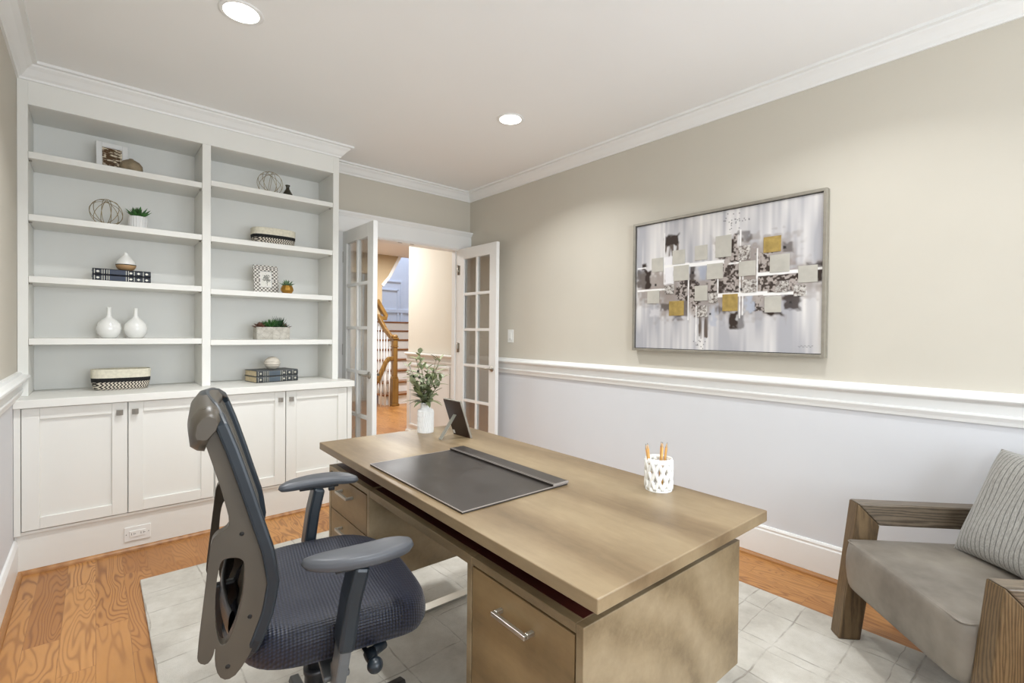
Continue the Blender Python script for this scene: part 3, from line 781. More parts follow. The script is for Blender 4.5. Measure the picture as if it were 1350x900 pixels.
def leaf(m, base, direction, length, width, curl=.2, droop=0., seg=5, fold=.12):
    d = Vector(direction).normalized(); up = Vector((0, 0, 1))
    s = d.cross(up)
    if s.length < .05: s = Vector((1, 0, 0))
    s.normalize(); nrm = s.cross(d).normalized()
    vs = []; fs = []
    for i in range(seg + 1):
        t = i / seg
        p = Vector(base) + d * length * t + nrm * (curl * length * t * t) - up * droop * length * t * t
        w = width * .5 * (math.sin(PI * min(1, t * .92 + .08)) ** .7)
        if i == seg: w = width * .02
        vs += [p - s * w + nrm * w * fold, p + s * 0 - nrm * w * fold, p + s * w + nrm * w * fold]
    for i in range(seg):
        a = i * 3
        fs += [(a, a + 1, a + 4, a + 3), (a + 1, a + 2, a + 5, a + 4)]
    m.add(vs, fs, True)
def thick_leaf(m, base, d, length, width):
    d = Vector(d).normalized(); s = d.cross(Vector((0, 0, 1)))
    if s.length < .05: s = Vector((1, 0, 0))
    s.normalize(); n = s.cross(d)
    pr = [0.45, .8, 1, .8, .4, .04]; vs = []; fs = []
    for i, w in enumerate(pr):
        p = Vector(base) + d * length * i / 5 + n * (length * .10 * (i / 5) ** 2)
        for k in range(6):
            a = 2 * PI * k / 6
            vs.append(p + s * math.cos(a) * width * .5 * w + n * math.sin(a) * width * .22 * w)
    for i in range(5):
        for k in range(6): fs.append((i * 6 + k, i * 6 + (k + 1) % 6, i * 6 + 6 + (k + 1) % 6, i * 6 + 6 + k))
    fs.append(tuple(range(6))[::-1])
    m.add(vs, fs, True)
def rosette(name, parent, c, R, n_rings, mat, el0=20, el1=80, w=.35, seed=1):
    rs = random.Random(seed); m = MB()
    for k in range(n_rings):
        f = k / max(1, n_rings - 1); el = math.radians(el0 + (el1 - el0) * f); n = max(4, int(9 - 4 * f))
        for i in range(n):
            a = 2 * PI * i / n + k * .4 + rs.uniform(-.12, .12); L = R * (1 - .25 * f) * rs.uniform(.85, 1.1)
            thick_leaf(m, c, (math.cos(a) * math.cos(el), math.sin(a) * math.cos(el), math.sin(el)), L, L * w)
    return m.build(name, mat, parent)
# ribbed white pot with agave
pt = empty('potted_succulent', (.195, 3.715, LZ[1] + .0005), 0, 'spiky green succulent in a ribbed white pot on the second left shelf', 'potted plant')
m = MB()
pr = []
def ribbed(u, v):
    a = 2 * PI * u; r = .047 * (1 + .03 * math.cos(22 * a)) if .02 < v < .98 else .0465
    return (r * math.cos(a), r * math.sin(a), .078 * v)
m.grid(ribbed, 132, 8, cu=True); m.lathe([(.0001, 0), (.0465, 0)], (0, 0, 0), 32, close=False); m.lathe([(.0465, .078), (.042, .079), (.041, .070), (.0001, .070)], (0, 0, 0), 32, close=False)
m.build('pot', 'ceramic_matte', pt)
rosette('succulent', pt, (0, 0, .070), .084, 4, 'leaf_green', 28, 84, .32, 3)
# books
def book_stack(x, y, z, L, D, th, names, covers, rz, side):
    zz = z
    for k in range(2):
        r = empty('book', (x, y, zz), rz, names[k], 'book', covers[2])
        m = MB()
        m.box(-L / 2, L / 2, -D / 2, D / 2, 0, .003); m.box(-L / 2, L / 2, -D / 2, D / 2, th - .003, th)
        m.prism([(-D / 2, 0), (-D / 2 - .006, th * .25), (-D / 2 - .006, th * .75), (-D / 2, th), (-D / 2 + .003, th), (-D / 2 + .003, 0)], -L / 2, L / 2, 'x')
        m.build('cover', covers[0], r, bevel=.0008)
        m = MB(); m.box(-L / 2 + .004, L / 2 - .004, -D / 2 + .004, D / 2 - .004, .003, th - .003); m.build('pages', 'page_cream', r)
        m = MB(); yy = -D / 2 - .0066
        for f in (.03, .155, .19, .235, .27, .56, .60, .70, .86): m.box(-L / 2 + L * f, -L / 2 + L * f + .0022, yy, yy + .0012, th * .12, th * .88)
        for f in (.09, .645, .78, .925):       # stamped ornaments
            c = -L / 2 + L * f
            m.prism([(c - .008, th * .5), (c, th * .3), (c + .008, th * .5), (c, th * .7)], yy, yy + .0012, 'y')
        m.build('gilt_tooling', 'book_gilt', r)
        m = MB(); m.box(-L / 2 + L * .29, -L / 2 + L * .555, yy, yy + .001, th * .14, th * .86); m.build('title_panel', covers[1], r)
        zz += th + .0006
    return zz
zt = book_stack(.118, 3.735, LZ[2] + .0006, .268, .185, .035,
    ['lower of the two black gilt-tooled books stacked on the third left shelf', 'upper black gilt-tooled book under the teardrop jar, third left shelf'], ('book_cover', 'book_title', 'black books on the third left shelf'), math.radians(1), 0)
tj = empty('teardrop_jar', (.138, 3.70, zt), 0, 'small teardrop jar, white glaze over tan base, on the black books', 'jar')
m = MB(); m.lathe([(.0001, 0), (.024, 0), (.040, .010), (.048, .024), (.049, .032)], (0, 0, 0), 32, close=False); m.lathe([(.0001, .0), (.024, 0)], (0, 0, 0), 32, close=False); m.build('tan_base', 'ceramic_tan', tj)
m = MB(); m.lathe([(.049, .032), (.0495, .036), (.049, .037)], (0, 0, 0), 32, close=False); m.build('dark_band', 'black_gap', tj)
m = MB(); m.lathe([(.049, .037), (.047, .050), (.038, .066), (.024, .082), (.014, .092), (.011, .100), (.011, .106), (.006, .110), (.0001, .1105)], (0, 0, 0), 32, close=False); m.build('glazed_top', 'ceramic_white', tj)
# bottle vases
for i, (x, lab) in enumerate(((.060, 'left of two glossy white bottle vases on the fourth left shelf'), (.185, 'right of two glossy white bottle vases on the fourth left shelf'))):
    m = MB(); m.lathe([(.0001, 0), (.032, 0), (.040, .006), (.055, .030), (.0595, .058), (.054, .084), (.036, .106), (.018, .120), (.0115, .134), (.0095, .155), (.0095, .178), (.0115, .182), (.0085, .182), (.007, .160), (.0001, .150)], (0, 0, 0), 40)
    o = m.build('bottle_vase', 'ceramic_white'); o.location = (x, 3.715, LZ[3] + .0005); tag(o, lab, 'vase', 'white bottle vases')
# baskets
def basket(x, y, z, L, D, H, rz, label):
    r = empty('woven_basket', (x, y, z), rz, label, 'basket', 'oval woven baskets')
    def ringf(z0, z1, s0, s1):
        def fn(u, v):
            a = 2 * PI * u; s = s0 + (s1 - s0) * v; n = 3.2
            c, q = math.cos(a), math.sin(a); k = (abs(c) ** n + abs(q) ** n) ** (-1 / n)
            return (L / 2 * s * c * k, D / 2 * s * q * k, z0 + (z1 - z0) * v)
        return fn
    m = MB(); m.grid(ringf(.012, H * .40, .93, .985), 80, 5, cu=True); m.grid(ringf(0, .012, .86, .93), 80, 3, cu=True); m.grid(ringf(0, .0001, .01, .86), 80, 2, cu=True, flip=False)
    m.build('woven_body', 'basket_weave', r)
    m = MB(); m.grid(ringf(H * .40, H * .60, .988, 1.0), 80, 3, cu=True); m.build('black_band', 'basket_black', r)
    m = MB(); m.grid(ringf(H * .60, H, 1.0, 1.01), 80, 4, cu=True); m.grid(ringf(H, H + .003, 1.01, .985), 80, 3, cu=True); m.grid(ringf(H + .003, .02, .985, .9), 80, 5, cu=True); m.grid(ringf(.02, .0201, .9, .01), 80, 2, cu=True)
    m.build('cream_rim', 'basket_cream', r)
    return r
basket(.118, 3.735, .8907, .280, .17, .118, 0, 'oval woven basket with black band on the left end of the countertop')
basket(.965, 3.735, RZ[1] + .0007, .285, .17, .112, 0, 'oval woven basket with black band on the second right shelf')
m = MB(); m.lathe([(.0001, 0), (.030, 0), (.036, .006), (.033, .028), (.020, .052), (.012, .066), (.011, .082), (.016, .088), (.016, .094), (.012, .094), (.009, .082), (.0001, .07)], (0, 0, 0), 32)
o = m.build('bud_vase', 'bottle_olive'); o.location = (1.052, 3.705, RZ[0] + .0005); tag(o, 'tiny dark olive bottle vase beside the wire sphere, top right shelf', 'vase')
fr2 = empty('picture_frame', (.918, 3.715, RZ[2] + .003), math.radians(3), 'beaded silver picture frame with a flower print on the third right shelf', 'picture frame')
frame(fr2, .162, .198, .042, .016, 'hammered_silver', floral(), .004, 8)
gp = empty('potted_succulent', (1.040, 3.665, RZ[2] + .0005), 0, 'small succulent in a faceted gold pot on the third right shelf', 'potted plant')
m = MB(); m.lathe([(.0001, 0), (.028, 0), (.044, .024), (.042, .040), (.034, .058), (.031, .058), (.030, .050), (.0001, .050)], (0, 0, 0), 9, smooth=False); m.build('pot', 'gold_pot', gp)
rosette('succulent', gp, (0, 0, .052), .060, 4, 'leaf_bluegreen', 20, 84, .34, 5)
# concrete planter
pl = empty('planter', (.950, 3.712, RZ[3] + .0005), 0, 'rectangular concrete planter filled with succulents on the fourth right shelf', 'planter')
m = MB()
L, D, H, t_ = .218, .105, .088, .010
m.box(-L / 2, L / 2, -D / 2, D / 2, 0, t_); m.box(-L / 2, L / 2, -D / 2, -D / 2 + t_, t_, H); m.box(-L / 2, L / 2, D / 2 - t_, D / 2, t_, H); m.box(-L / 2, -L / 2 + t_, -D / 2 + t_, D / 2 - t_, t_, H); m.box(L / 2 - t_, L / 2, -D / 2 + t_, D / 2 - t_, t_, H)
m.build('planter_box', 'concrete', pl, bevel=.002)
m = MB(); m.box(-L / 2 + t_, L / 2 - t_, -D / 2 + t_, D / 2 - t_, t_, H - .012); m.build('soil', 'soil', pl)
for i, (px, py, R, mt, w, e0, nr) in enumerate(((-.080, -.015, .042, 'leaf_red', .5, 10, 4), (-.050, .02, .048, 'leaf_dark', .4, 20, 4), (-.012, -.012, .060, 'leaf_green', .2, 25, 5), (.030, .022, .060, 'leaf_green', .14, 45, 4), (.052, -.012, .050, 'leaf_dark', .3, 15, 4), (.080, .005, .042, 'leaf_red', .45, 10, 3), (.058, .02, .072, 'leaf_dark', .10, 50, 4))):
    rosette('succulent', pl, (px, py, H - .008), R * 1.35, nr, mt, e0, 84, w, 20 + i)
zt = book_stack(.952, 3.72, .8908, .285, .20, .041,
    ['lower of the two grey gilt-tooled books stacked on the countertop', 'upper grey gilt-tooled book on the countertop, under the ridged ball'], ('book_cover_grey', 'book_title_grey', 'grey books on the countertop'), math.radians(9), 0)
def ridged(u, v):
    a = 2 * PI * u; b = PI * v
    r = .052 * (1 + .025 * math.cos(34 * v * PI / 2))
    return (r * math.sin(b) * math.cos(a), r * math.sin(b) * math.sin(a), .044 - .046 * math.cos(b) * 1.0)
m = MB(); m.grid(ridged, 40, 60, cu=True); m.v = [(x, y, max(z, 0.0)) for x, y, z in m.v]
o = m.build('ridged_ball', 'stone_cream'); o.location = (.952, 3.70, zt + .0003); tag(o, 'cream ridged ball ornament resting on the grey books', 'ornament')

# ================================================================== RUG
m = MB(); m.box(0, 2.285, 0, 3.05, 0, .012)
o = m.build('area_rug', 'rug_pile', bevel=.004); o.location = (.165, -.075, .0004); tag(o, 'large cream rug with thin irregular grey grid lines under the desk', 'rug')
RZT = .0126

# ================================================================== DESK
a = math.radians(-1.6238)
desk = empty('desk', (.7437, 2.1396, RZT), a, 'large light brown wooden desk with floating top and two drawer pedestals', 'desk')
# local: +x across (away from the office chair), -y along the long side toward the camera; origin far-left corner
Wd, Ld = .7207, 1.5853
dz = -RZT
m = MB(); m.box(0, Wd, -Ld, 0, .7300 + dz, .7604 + dz); m.build('desktop', 'desk_top', desk, bevel=.0025)
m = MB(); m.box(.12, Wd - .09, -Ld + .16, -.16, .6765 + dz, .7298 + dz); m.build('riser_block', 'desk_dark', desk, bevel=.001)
FX, BX = .018, Wd - .055
PT = .675; PB = .325
ny0, ny1 = -Ld + .050, -1.132      # near pedestal
fy0, fy1 = -.500, -.075            # far pedestal
m = MB(); m.box(FX + .001, BX, ny1, fy0, PT - .026 + dz, PT + dz); cr = m.build('centre_rail', 'desk_body', desk, bevel=.0015)
m = MB(); m.box(FX + .024, BX - .004, ny1 + .001, fy0 - .001, PT + dz, PT + .0012 + dz); m.build('rail_top', 'desk_dark', cr)
def pedestal(y0, y1, drawers, nm):
    t = .020
    m = MB()
    m.box(FX, BX, y0, y0 + t, PB + dz, PT + dz); m.box(FX, BX, y1 - t, y1, PB + dz, PT + dz)
    m.box(FX, BX, y0 + t, y1 - t, PT - t + dz, PT + dz); m.box(FX, BX, y0 + t, y1 - t, PB + dz, PB + t + dz)
    m.box(BX - t, BX, y0 + t, y1 - t, PB + t + dz, PT - t + dz)
    p = m.build(nm, 'desk_body', desk, bevel=.0015)
    m = MB(); m.box(FX + .024, BX - .022, y0 + .022, y1 - (.022 if drawers == 2 else .001), PT + dz, PT + .0012 + dz); m.build('top_inlay', 'desk_dark', p)
    z1 = PT - t - .004; z0 = PB + t + .003; n = drawers; h = (z1 - z0) / n
    for k in range(n):
        za = z0 + h * k + .002; zb_ = z0 + h * (k + 1) - .002
        m = MB(); m.box(FX + .0005, FX + .45, y0 + t + .004, y1 - t - .004, za + dz, zb_ + dz)
        d = m.build('drawer', 'desk_front', p, bevel=.0015)
        hz = zb_ - (.055 if n == 1 else .045) + dz; yc = (y0 + y1) / 2; hl = .055
        m = MB(); m.tube([(FX, yc - hl, hz), (FX - .028, yc - hl, hz), (FX - .028, yc + hl, hz), (FX, yc + hl, hz)], 1, sq=(.010, .010))
        m.v = []; m.f = []; m.mi = []; m.sm = []
        m.box(FX - .030, FX - .020, yc - hl - .005, yc + hl + .005, hz - .005, hz + .005); m.box(FX - .020, FX + .0005, yc - hl - .005, yc - hl + .005, hz - .005, hz + .005); m.box(FX - .020, FX + .0005, yc + hl - .005, yc + hl + .005, hz - .005, hz + .005)
        m.build('handle', 'satin_steel', d, bevel=.0012)
    # steel sled legs: floor runner and two posts
    yl = (y0 + y1) / 2 if n == 1 else y0 + .215
    m = MB(); m.box(FX + .10, BX + .010, yl - .025, yl + .025, 0, .012)
    m.box(FX + .10, FX + .112, yl - .025, yl + .025, .012, PB + dz); m.box(BX - .002, BX + .010, yl - .025, yl + .025, .012, PB + .06 + dz if False else PB + dz)
    m.build('sled_leg', 'satin_steel', desk, bevel=.001)
pedestal(ny0, ny1, 1, 'pedestal')
pedestal(fy0, fy1, 2, 'pedestal')
DT = .7604

# ================================================================== THINGS ON THE DESK
bp = empty('desk_pad', (.955, 1.348, DT + .0004), math.radians(-1.2), 'dark brown leather desk pad with a raised end rail on the desk', 'desk pad')
m = MB(); m.box(-.205, .205, -.300, .300, 0, .006); m.build('pad', 'blotter_leather', bp, bevel=.0015)
m = MB()
for q in ((-.2055, -.203, -.3005, .3005), (-.203, .205, -.3005, -.298), (-.203, .205, .298, .3005)): m.box(q[0], q[1], q[2], q[3], .0045, .0066)
m.build('edge_binding', 'blotter_edge', bp)
m = MB(); m.box(.138, .206, -.302, .302, .0062, .014); m.build('end_rail', 'blotter_leather', bp, bevel=.002)
m = MB()
for q in ((.1375, .1395, -.302, .302), (.146, .1475, -.302, .302)): m.box(q[0], q[1], q[2], q[3], .0135, .0146)
m.box(.1375, .206, -.3025, -.3005, .008, .0144); m.build('rail_stitching', 'blotter_edge', bp)

vs_ = empty('desk_vase', (1.222, 2.045, DT + .0004), 0, 'white textured ceramic vase holding green leaves on the desk corner', 'vase')
def vasef(u, v):
    a = 2 * PI * u
    z = .104 * v; r = .0395 + .0012 * (math.cos(24 * a) * (1 if int(v * 4) % 2 else -1)) * min(1, 8 * v, 8 * (1 - v))
    return (r * math.cos(a), r * math.sin(a), z)
m = MB(); m.grid(vasef, 144, 26, cu=True); m.lathe([(.0001, 0), (.0392, 0)], (0, 0, 0), 40, close=False)
m.lathe([(.0392, .104), (.036, .111), (.027, .115), (.0255, .120), (.0255, .142), (.0265, .145), (.023, .145), (.022, .12), (.0001, .118)], (0, 0, 0), 40, close=False)
m.build('body', 'ceramic_matte', vs_)
br = empty('olive_branches', (1.222, 2.045, DT + .125), 0, 'bunch of dusty green olive branches standing in the white desk vase', 'branches')
rs = random.Random(11)
leaves = [MB(), MB()]; stems = MB(); buds = MB()
dirs = [(-.10, .07, .20), (-.03, -.02, .262), (.05, .02, .235), (.075, -.055, .232), (-.085, -.05, .17), (.085, .04, .15), (.0, .07, .19), (-.035, -.075, .13), (-.055, .03, .235)]
# screen-left/right directions differ from x,y: spread across the view with (x, -y)
for k, (sx_, sy_, h) in enumerate(dirs):
    ex = (sx_ * .75 + sy_ * .5, -sx_ * .6 + sy_ * .6)
    pts = []
    for i in range(9):
        t = i / 8
        pts.append(Vector((ex[0] * t ** 1.3, ex[1] * t ** 1.3, -.02 + (h + .02) * t)))
    stems.tube(pts, [.0022 - .0012 * i / 8 for i in range(9)], 6)
    for i in range(2, 9):
        for s in (0, 1, 2):
            if s == 2 and i % 2: continue
            b = pts[i] - Vector((0, 0, .006 * s))
            if b.z < .008: continue
            ang = rs.uniform(0, 2 * PI); el = rs.uniform(.05, 1.0)
            L = rs.uniform(.042, .070) * (1.0 if i < 7 else .75)
            d = Vector((math.cos(ang) * math.cos(el) + ex[0] * 2, math.sin(ang) * math.cos(el) + ex[1] * 2, math.sin(el)))
            leaf(leaves[rs.random() < .45], b, d, L, L * rs.uniform(.36, .52), .1, .25)
    if k % 2 == 0:
        for q in range(2): buds.ball(pts[6 - q] + Vector((rs.uniform(-.008, .008), rs.uniform(-.008, .008), 0)), .0055, 8, sz=1.3)
for s in range(7):   # drooping outer leaves over the rim
    ang = s * .9 + 2.6; b = Vector((.016 * math.cos(ang), .016 * math.sin(ang), .025)); leaf(leaves[0], b, (math.cos(ang), math.sin(ang), .25), .075, .022, 0, .5)
leaf(leaves[0], (-.02, .015, .03), (-.75, .60, .12), .095, .020, 0, .25)
stems.build('stems', 'stem_brown', br); leaves[0].build('leaves', 'leaf_olive', br); leaves[1].build('pale_leaves', 'leaf_pale', br); buds.build('buds', 'bud_dark', br)

# easel photo frame seen from behind
pf = empty('desk_photo_frame', (1.318, 1.856, DT + .0004), math.radians(92), 'dark easel photo frame on the desk, seen from behind', 'picture frame')
# local -y = front, +y = back (toward -x of the room)
wF, hF, ln = .132, .190, 20
T = Matrix.Rotation(math.radians(-ln), 4, 'X')
m = MB(T)
for q in ((-wF / 2, -wF / 2 + .018, 0, hF), (wF / 2 - .018, wF / 2, 0, hF), (-wF / 2 + .018, wF / 2 - .018, 0, .018), (-wF / 2 + .018, wF / 2 - .018, hF - .018, hF)): m.box(q[0], q[1], 0, .010, q[2], q[3])
m.build('frame', 'silver_frame', pf, bevel=.001)
m = MB(T); m.box(-wF / 2 + .003, wF / 2 - .003, .0101, .0125, .003, hF - .003); m.build('back_board', 'frame_back', pf)
m = MB(T); m.box(-wF / 2 + .018, wF / 2 - .018, .004, .0099, .018, hF - .018); m.build('glazing', 'photo_print' if False else 'black_gap', pf)
# strut
Lz = hF * .62
top = T @ Vector((0, .0135, Lz)); foot = Vector((0.0, .135, .0015))
m = MB(); m.tube([top, foot], 1, sq=(.022, .003), up=(0, 1, 0)); m.build('strut', 'satin_steel', pf)
m = MB(T); m.box(.045, .060, .0126, .0130, .012, .030); m.build('sticker', 'outlet_white', pf)

# lattice pencil cup
cx_, cy_ = 1.345, .832
pc = empty('pencil_cup', (cx_, cy_, DT + .0004), 0, 'white ceramic cup with diamond cut-out lattice on the desk, holding pencils', 'pencil cup')
m = MB(); R = .0415; H = .100
def band(z0, z1):
    m.lathe([(R, z0), (R, z1), (R - .005, z1), (R - .005, z0), (R, z0)], (0, 0, 0), 48, close=False)
band(0, .012); band(H - .014, H)
m.lathe([(.0001, 0), (R, 0)], (0, 0, 0), 48, close=False); m.lathe([(R - .005, .004), (.0001, .004)], (0, 0, 0), 48, close=False)
n = 11
for sgn in (-1, 1):
    for k in range(n):
        pts = [((R - .0025) * math.cos(2 * PI * k / n + sgn * f * 2 * PI / n * 1.6), (R - .0025) * math.sin(2 * PI * k / n + sgn * f * 2 * PI / n * 1.6), .006 + (H - .014) * f) for f in [i / 14 for i in range(15)]]
        m.tube([(p[0] * .985, p[1] * .985, p[2]) for p in pts], .0062, 8)
m.build('lattice_body', 'ceramic_white', pc)
pen = empty('pencil', (0, 0, 0))
m = MB(); m.lathe([(.0001, 0), (.0037, 0), (.0037, .122), (.0001, .122)], (0, 0, 0), 6, smooth=False); m.build('barrel', 'gold_pencil', pen)
m = MB(); m.lathe([(.0037, .122), (.0012, .135), (.0001, .135)], (0, 0, 0), 6, close=False); m.build('sharpened_wood', 'ceramic_tan', pen)
m = MB(); m.lathe([(.0012, .135), (.0001, .1395)], (0, 0, 0), 6, close=False); m.build('lead_tip', 'black_gap', pen)
PD = [(-.026, .018, .17, -.2, 'leftmost pencil leaning out over the left rim of the white cup'), (-.020, .021, .12, -.42, 'second pencil from the left in the white cup'),
      (.004, -.004, .08, .30, 'middle gold pencil in the white cup'), (.009, .003, .11, .62, 'tallest gold pencil, just right of the middle of the cup'), (.013, -.010, .14, .05, 'rightmost gold pencil in the white cup')]
for i, (dx, dy, tilt, hd, lab) in enumerate(PD):
    o = pen if i == 0 else copy_tree(pen)
    # tilt sideways as seen from the camera
    sgn = -1 if i < 2 else 1
    ax = Matrix.Rotation(hd, 4, 'Z') @ Matrix.Rotation(sgn * tilt, 4, Vector((.34, .94, 0)).normalized())
    top = ax @ Vector((0, 0, 1))
    o.matrix_world = Matrix.Translation((cx_ + (.004 if sgn > 0 else -.010) + dx * .45, cy_ + dy * .5, DT + .0065 + .002)) @ ax
    tag(o, lab, 'pencil', 'gold pencils in the lattice cup')

# ================================================================== PAINTING
py0, py1, pz0, pz1 = .7915, 1.949, 1.1384, 2.0034
pw, ph = py1 - py0, pz1 - pz0
pg = empty('painting', (XR - .002, (py0 + py1) / 2, pz0), -PI / 2, 'framed abstract painting of pale and gold squares hung on the beige wall', 'painting')
# local x = -world y ... frame faces local -y = world -x
m = MB(); fw = .016
for q in ((-pw / 2, -pw / 2 + fw, 0, ph), (pw / 2 - fw, pw / 2, 0, ph), (-pw / 2 + fw, pw / 2 - fw, 0, fw), (-pw / 2 + fw, pw / 2 - fw, ph - fw, ph)): m.box(q[0], q[1], -.048, -.004, q[2], q[3])
m.build('frame', 'silver_frame', pg, bevel=.0015)
m = MB(); m.box(-pw / 2 + fw, pw / 2 - fw, -.030, -.006, fw, ph - fw); m.build('recess', 'black_gap', pg)
nx, ny = 420, 310
Xg, Yg = np.meshgrid(np.linspace(0, 1, nx), np.linspace(0, 1, ny))
def cv(px, py):   # close-up pixel of the photographed canvas -> unit canvas coordinates
    k = CVH; w = k[6] * px + k[7] * py + 1
    return (k[0] * px + k[1] * py + k[2]) / w, (k[3] * px + k[4] * py + k[5]) / w
src = [(55, 235), (910, 72), (907, 815), (55, 795)]; dst = [(0, 0), (1, 0), (1, 1), (0, 1)]
A = []; B = []
for (x, y), (u, v) in zip(src, dst):
    A.append([x, y, 1, 0, 0, 0, -u * x, -u * y]); B.append(u); A.append([0, 0, 0, x, y, 1, -v * x, -v * y]); B.append(v)
CVH = np.linalg.solve(np.array(A, float), np.array(B, float))
streak = vnoise(nx, ny, 70, 3, 1) * .5 + vnoise(nx, ny, 26, 4, 2) * .5
broad = vnoise(nx, ny, 7, 3, 5)
t = np.clip((streak * .6 + broad * .5 - .35) * 1.8, 0, 1)[..., None]
img = slin((172, 171, 176)) * (1 - t) + slin((236, 232, 228)) * t
nA = vnoise(nx, ny, 60, 45, 11); nB = vnoise(nx, ny, 130, 96, 12); nV = vnoise(nx, ny, 90, 6, 14)
def rect(px0, py0_, px1, py1_):
    u0, v0 = cv(px0, (py0_ + py1_) / 2); u1, v1 = cv(px1, (py0_ + py1_) / 2); _, va = cv((px0 + px1) / 2, py0_); _, vb = cv((px0 + px1) / 2, py1_)
    return u0, va, u1, vb
def mask(r, soft=.012, wob=.01):
    u0, v0, u1, v1 = r
    dx = np.maximum(u0 - Xg, Xg - u1) * 1.34; dy = np.maximum(v0 - Yg, Yg - v1)
    d = np.maximum(dx, dy) + (nA - .5) * wob * 2
    return np.clip(.5 - d / soft, 0, 1)[..., None]
def paint(r, c, soft=.012, wob=.01, a=1.0, mott=None):
    global img
    k = mask(r, soft, wob) * a
    cc = slin(c)
    if mott is not None:
        q = np.clip(((nA * .5 + nB * .5) - .42) * 7, 0, 1)[..., None]; cc = slin(c) * (1 - q) + slin(mott) * q
    img = img * (1 - k) + cc * k
DK = (46, 32, 24); MD = (112, 98, 90); TN = (146, 134, 126)
for r, c, s, w, al in (((170, 440, 700, 640), TN, .10, .05, .75), ((440, 290, 760, 560), TN, .08, .05, .8), ((60, 440, 240, 590), TN, .07, .03, .8), ((700, 400, 905, 540), TN, .08, .04, .7),
                       ((620, 270, 780, 350), (170, 164, 162), .08, .04, .8)):
    paint(rect(*r), c, s, w, al)
for r in ((440, 375, 528, 540), (245, 482, 296, 572), (612, 345, 672, 442), (616, 450, 800, 536), (495, 262, 526, 400), (300, 475, 345, 600), (385, 475, 432, 545), (595, 545, 646, 622), (300, 590, 345, 650), (770, 450, 800, 545)):
    paint(rect(*r), DK, .02, .02, .95, (172, 162, 156))
for r, al in (((185, 270, 250, 322), 1), ((78, 405, 100, 440), 1), ((60, 435, 104, 520), .65), ((100, 440, 122, 520), 1), ((840, 395, 912, 412), .9), ((885, 425, 912, 485), 1), ((485, 625, 522, 700), 1), ((520, 640, 553, 700), .6), ((735, 540, 808, 612), .9), ((170, 590, 215, 620), .7), ((660, 622, 730, 640), 1), ((300, 412, 325, 500), .85), ((430, 480, 460, 540), .8), ((230, 640, 270, 662), .6), ((490, 268, 500, 345), 1), ((270, 572, 300, 650), .6), ((415, 600, 470, 630), .6), ((540, 250, 580, 300), .6), ((730, 300, 770, 345), .6)):
    paint(rect(*r), DK, .016, .012, al)
# drips
for r in ((185, 315, 250, 372), (345, 648, 392, 745)):
    k = mask(rect(*r), .01, .004) * np.clip((nV - .42) * 5, 0, 1)[..., None]; img = img * (1 - k) + slin((96, 84, 76)) * k
paint(rect(186, 370, 228, 500), (236, 234, 236), .012, .006, .9)
paint(rect(340, 418, 380, 482), (160, 166, 182), .02, .02, .8); paint(rect(555, 545, 595, 622), (176, 182, 196), .02, .02, .9); paint(rect(398, 590, 428, 692), (178, 182, 194), .02, .02, .8); paint(rect(120, 615, 165, 650), (206, 204, 206), .02, .01, .8)
for ln in ((185, 414, 300, 408), (300, 404, 460, 398), (615, 446, 800, 440), (800, 428, 910, 422), (60, 531, 190, 525), (390, 547, 660, 543), (640, 540, 838, 536), (60, 428, 100, 425), (480, 402, 530, 398)):
    u0, v0 = cv(ln[0], ln[1]); u1, v1 = cv(ln[2], ln[3]); paint((u0, min(v0, v1) - .004, u1, max(v0, v1) + .004), (240, 238, 236), .005, .002)
for ln in ((184, 262, 500), (297, 405, 665), (432, 470, 545), (534, 245, 655), (612, 330, 540), (334, 600, 765), (547, 455, 640)):
    u0, v0 = cv(ln[0], ln[1]); u1, v1 = cv(ln[0], ln[2]); paint((u0 - .003, v0, u0 + .003, v1), (240, 238, 236), .005, .002)
rs = random.Random(5)
for cxp, cyp, sp, nn in ((505, 205, 60, 26), (350, 765, 28, 14)):
    for i in range(nn):
        x = cxp + rs.gauss(0, sp * .55); y = cyp + rs.gauss(0, 15) - (x - cxp) * .12; u, v = cv(x, y); paint((u - .0025, v - .0032, u + .0025, v + .0032), (54, 52, 56), .004, 0, .9)
for (x, y) in ((316, 445), (145, 503), (765, 578), (737, 325), (541, 522), (398, 636)):
    u, v = cv(x, y); paint((u - .006, v - .008, u + .006, v + .008), (34, 30, 30), .006, .004)
px_ = [cv(805 + i * 4, 782 + 4 * math.sin(i * 1.5)) for i in range(17)]
for u, v in px_: paint((u - .002, v - .0014, u + .002, v + .0014), (90, 88, 90), .003, 0, .9)
cw, chh = pw - 2 * fw - .008, ph - 2 * fw - .008
pc_ = picture_plane('canvas', cw, chh, img, pg, Matrix.Translation((0, -.0335, fw + .004)), 'painted_canvas')
pc_.name = 'canvas'
def tile(px0, py0_, px1, py1_, mi, mb):
    u0, v0, u1, v1 = rect(px0, py0_, px1, py1_)
    mb.box(-cw / 2 + u0 * cw, -cw / 2 + u1 * cw, -.0365, -.0334, fw + .004 + (1 - v1) * chh, fw + .004 + (1 - v0) * chh)
plain('paint_pale', (190, 186, 176), .6, var=.06, scale=14, bump=.4)
plain('paint_gold', (178, 152, 88), .45, .25, .14, 26, bump=.4)
t_ = NT('paint_mottled'); nn_ = t_.noise(t_.coords(), 60, 4, .7); t_.col(t_.ramp(nn_, [(.42, lin((104, 94, 88))), (.5, lin((172, 166, 160))), (.6, lin((206, 202, 196)))])); t_.rough(.6)
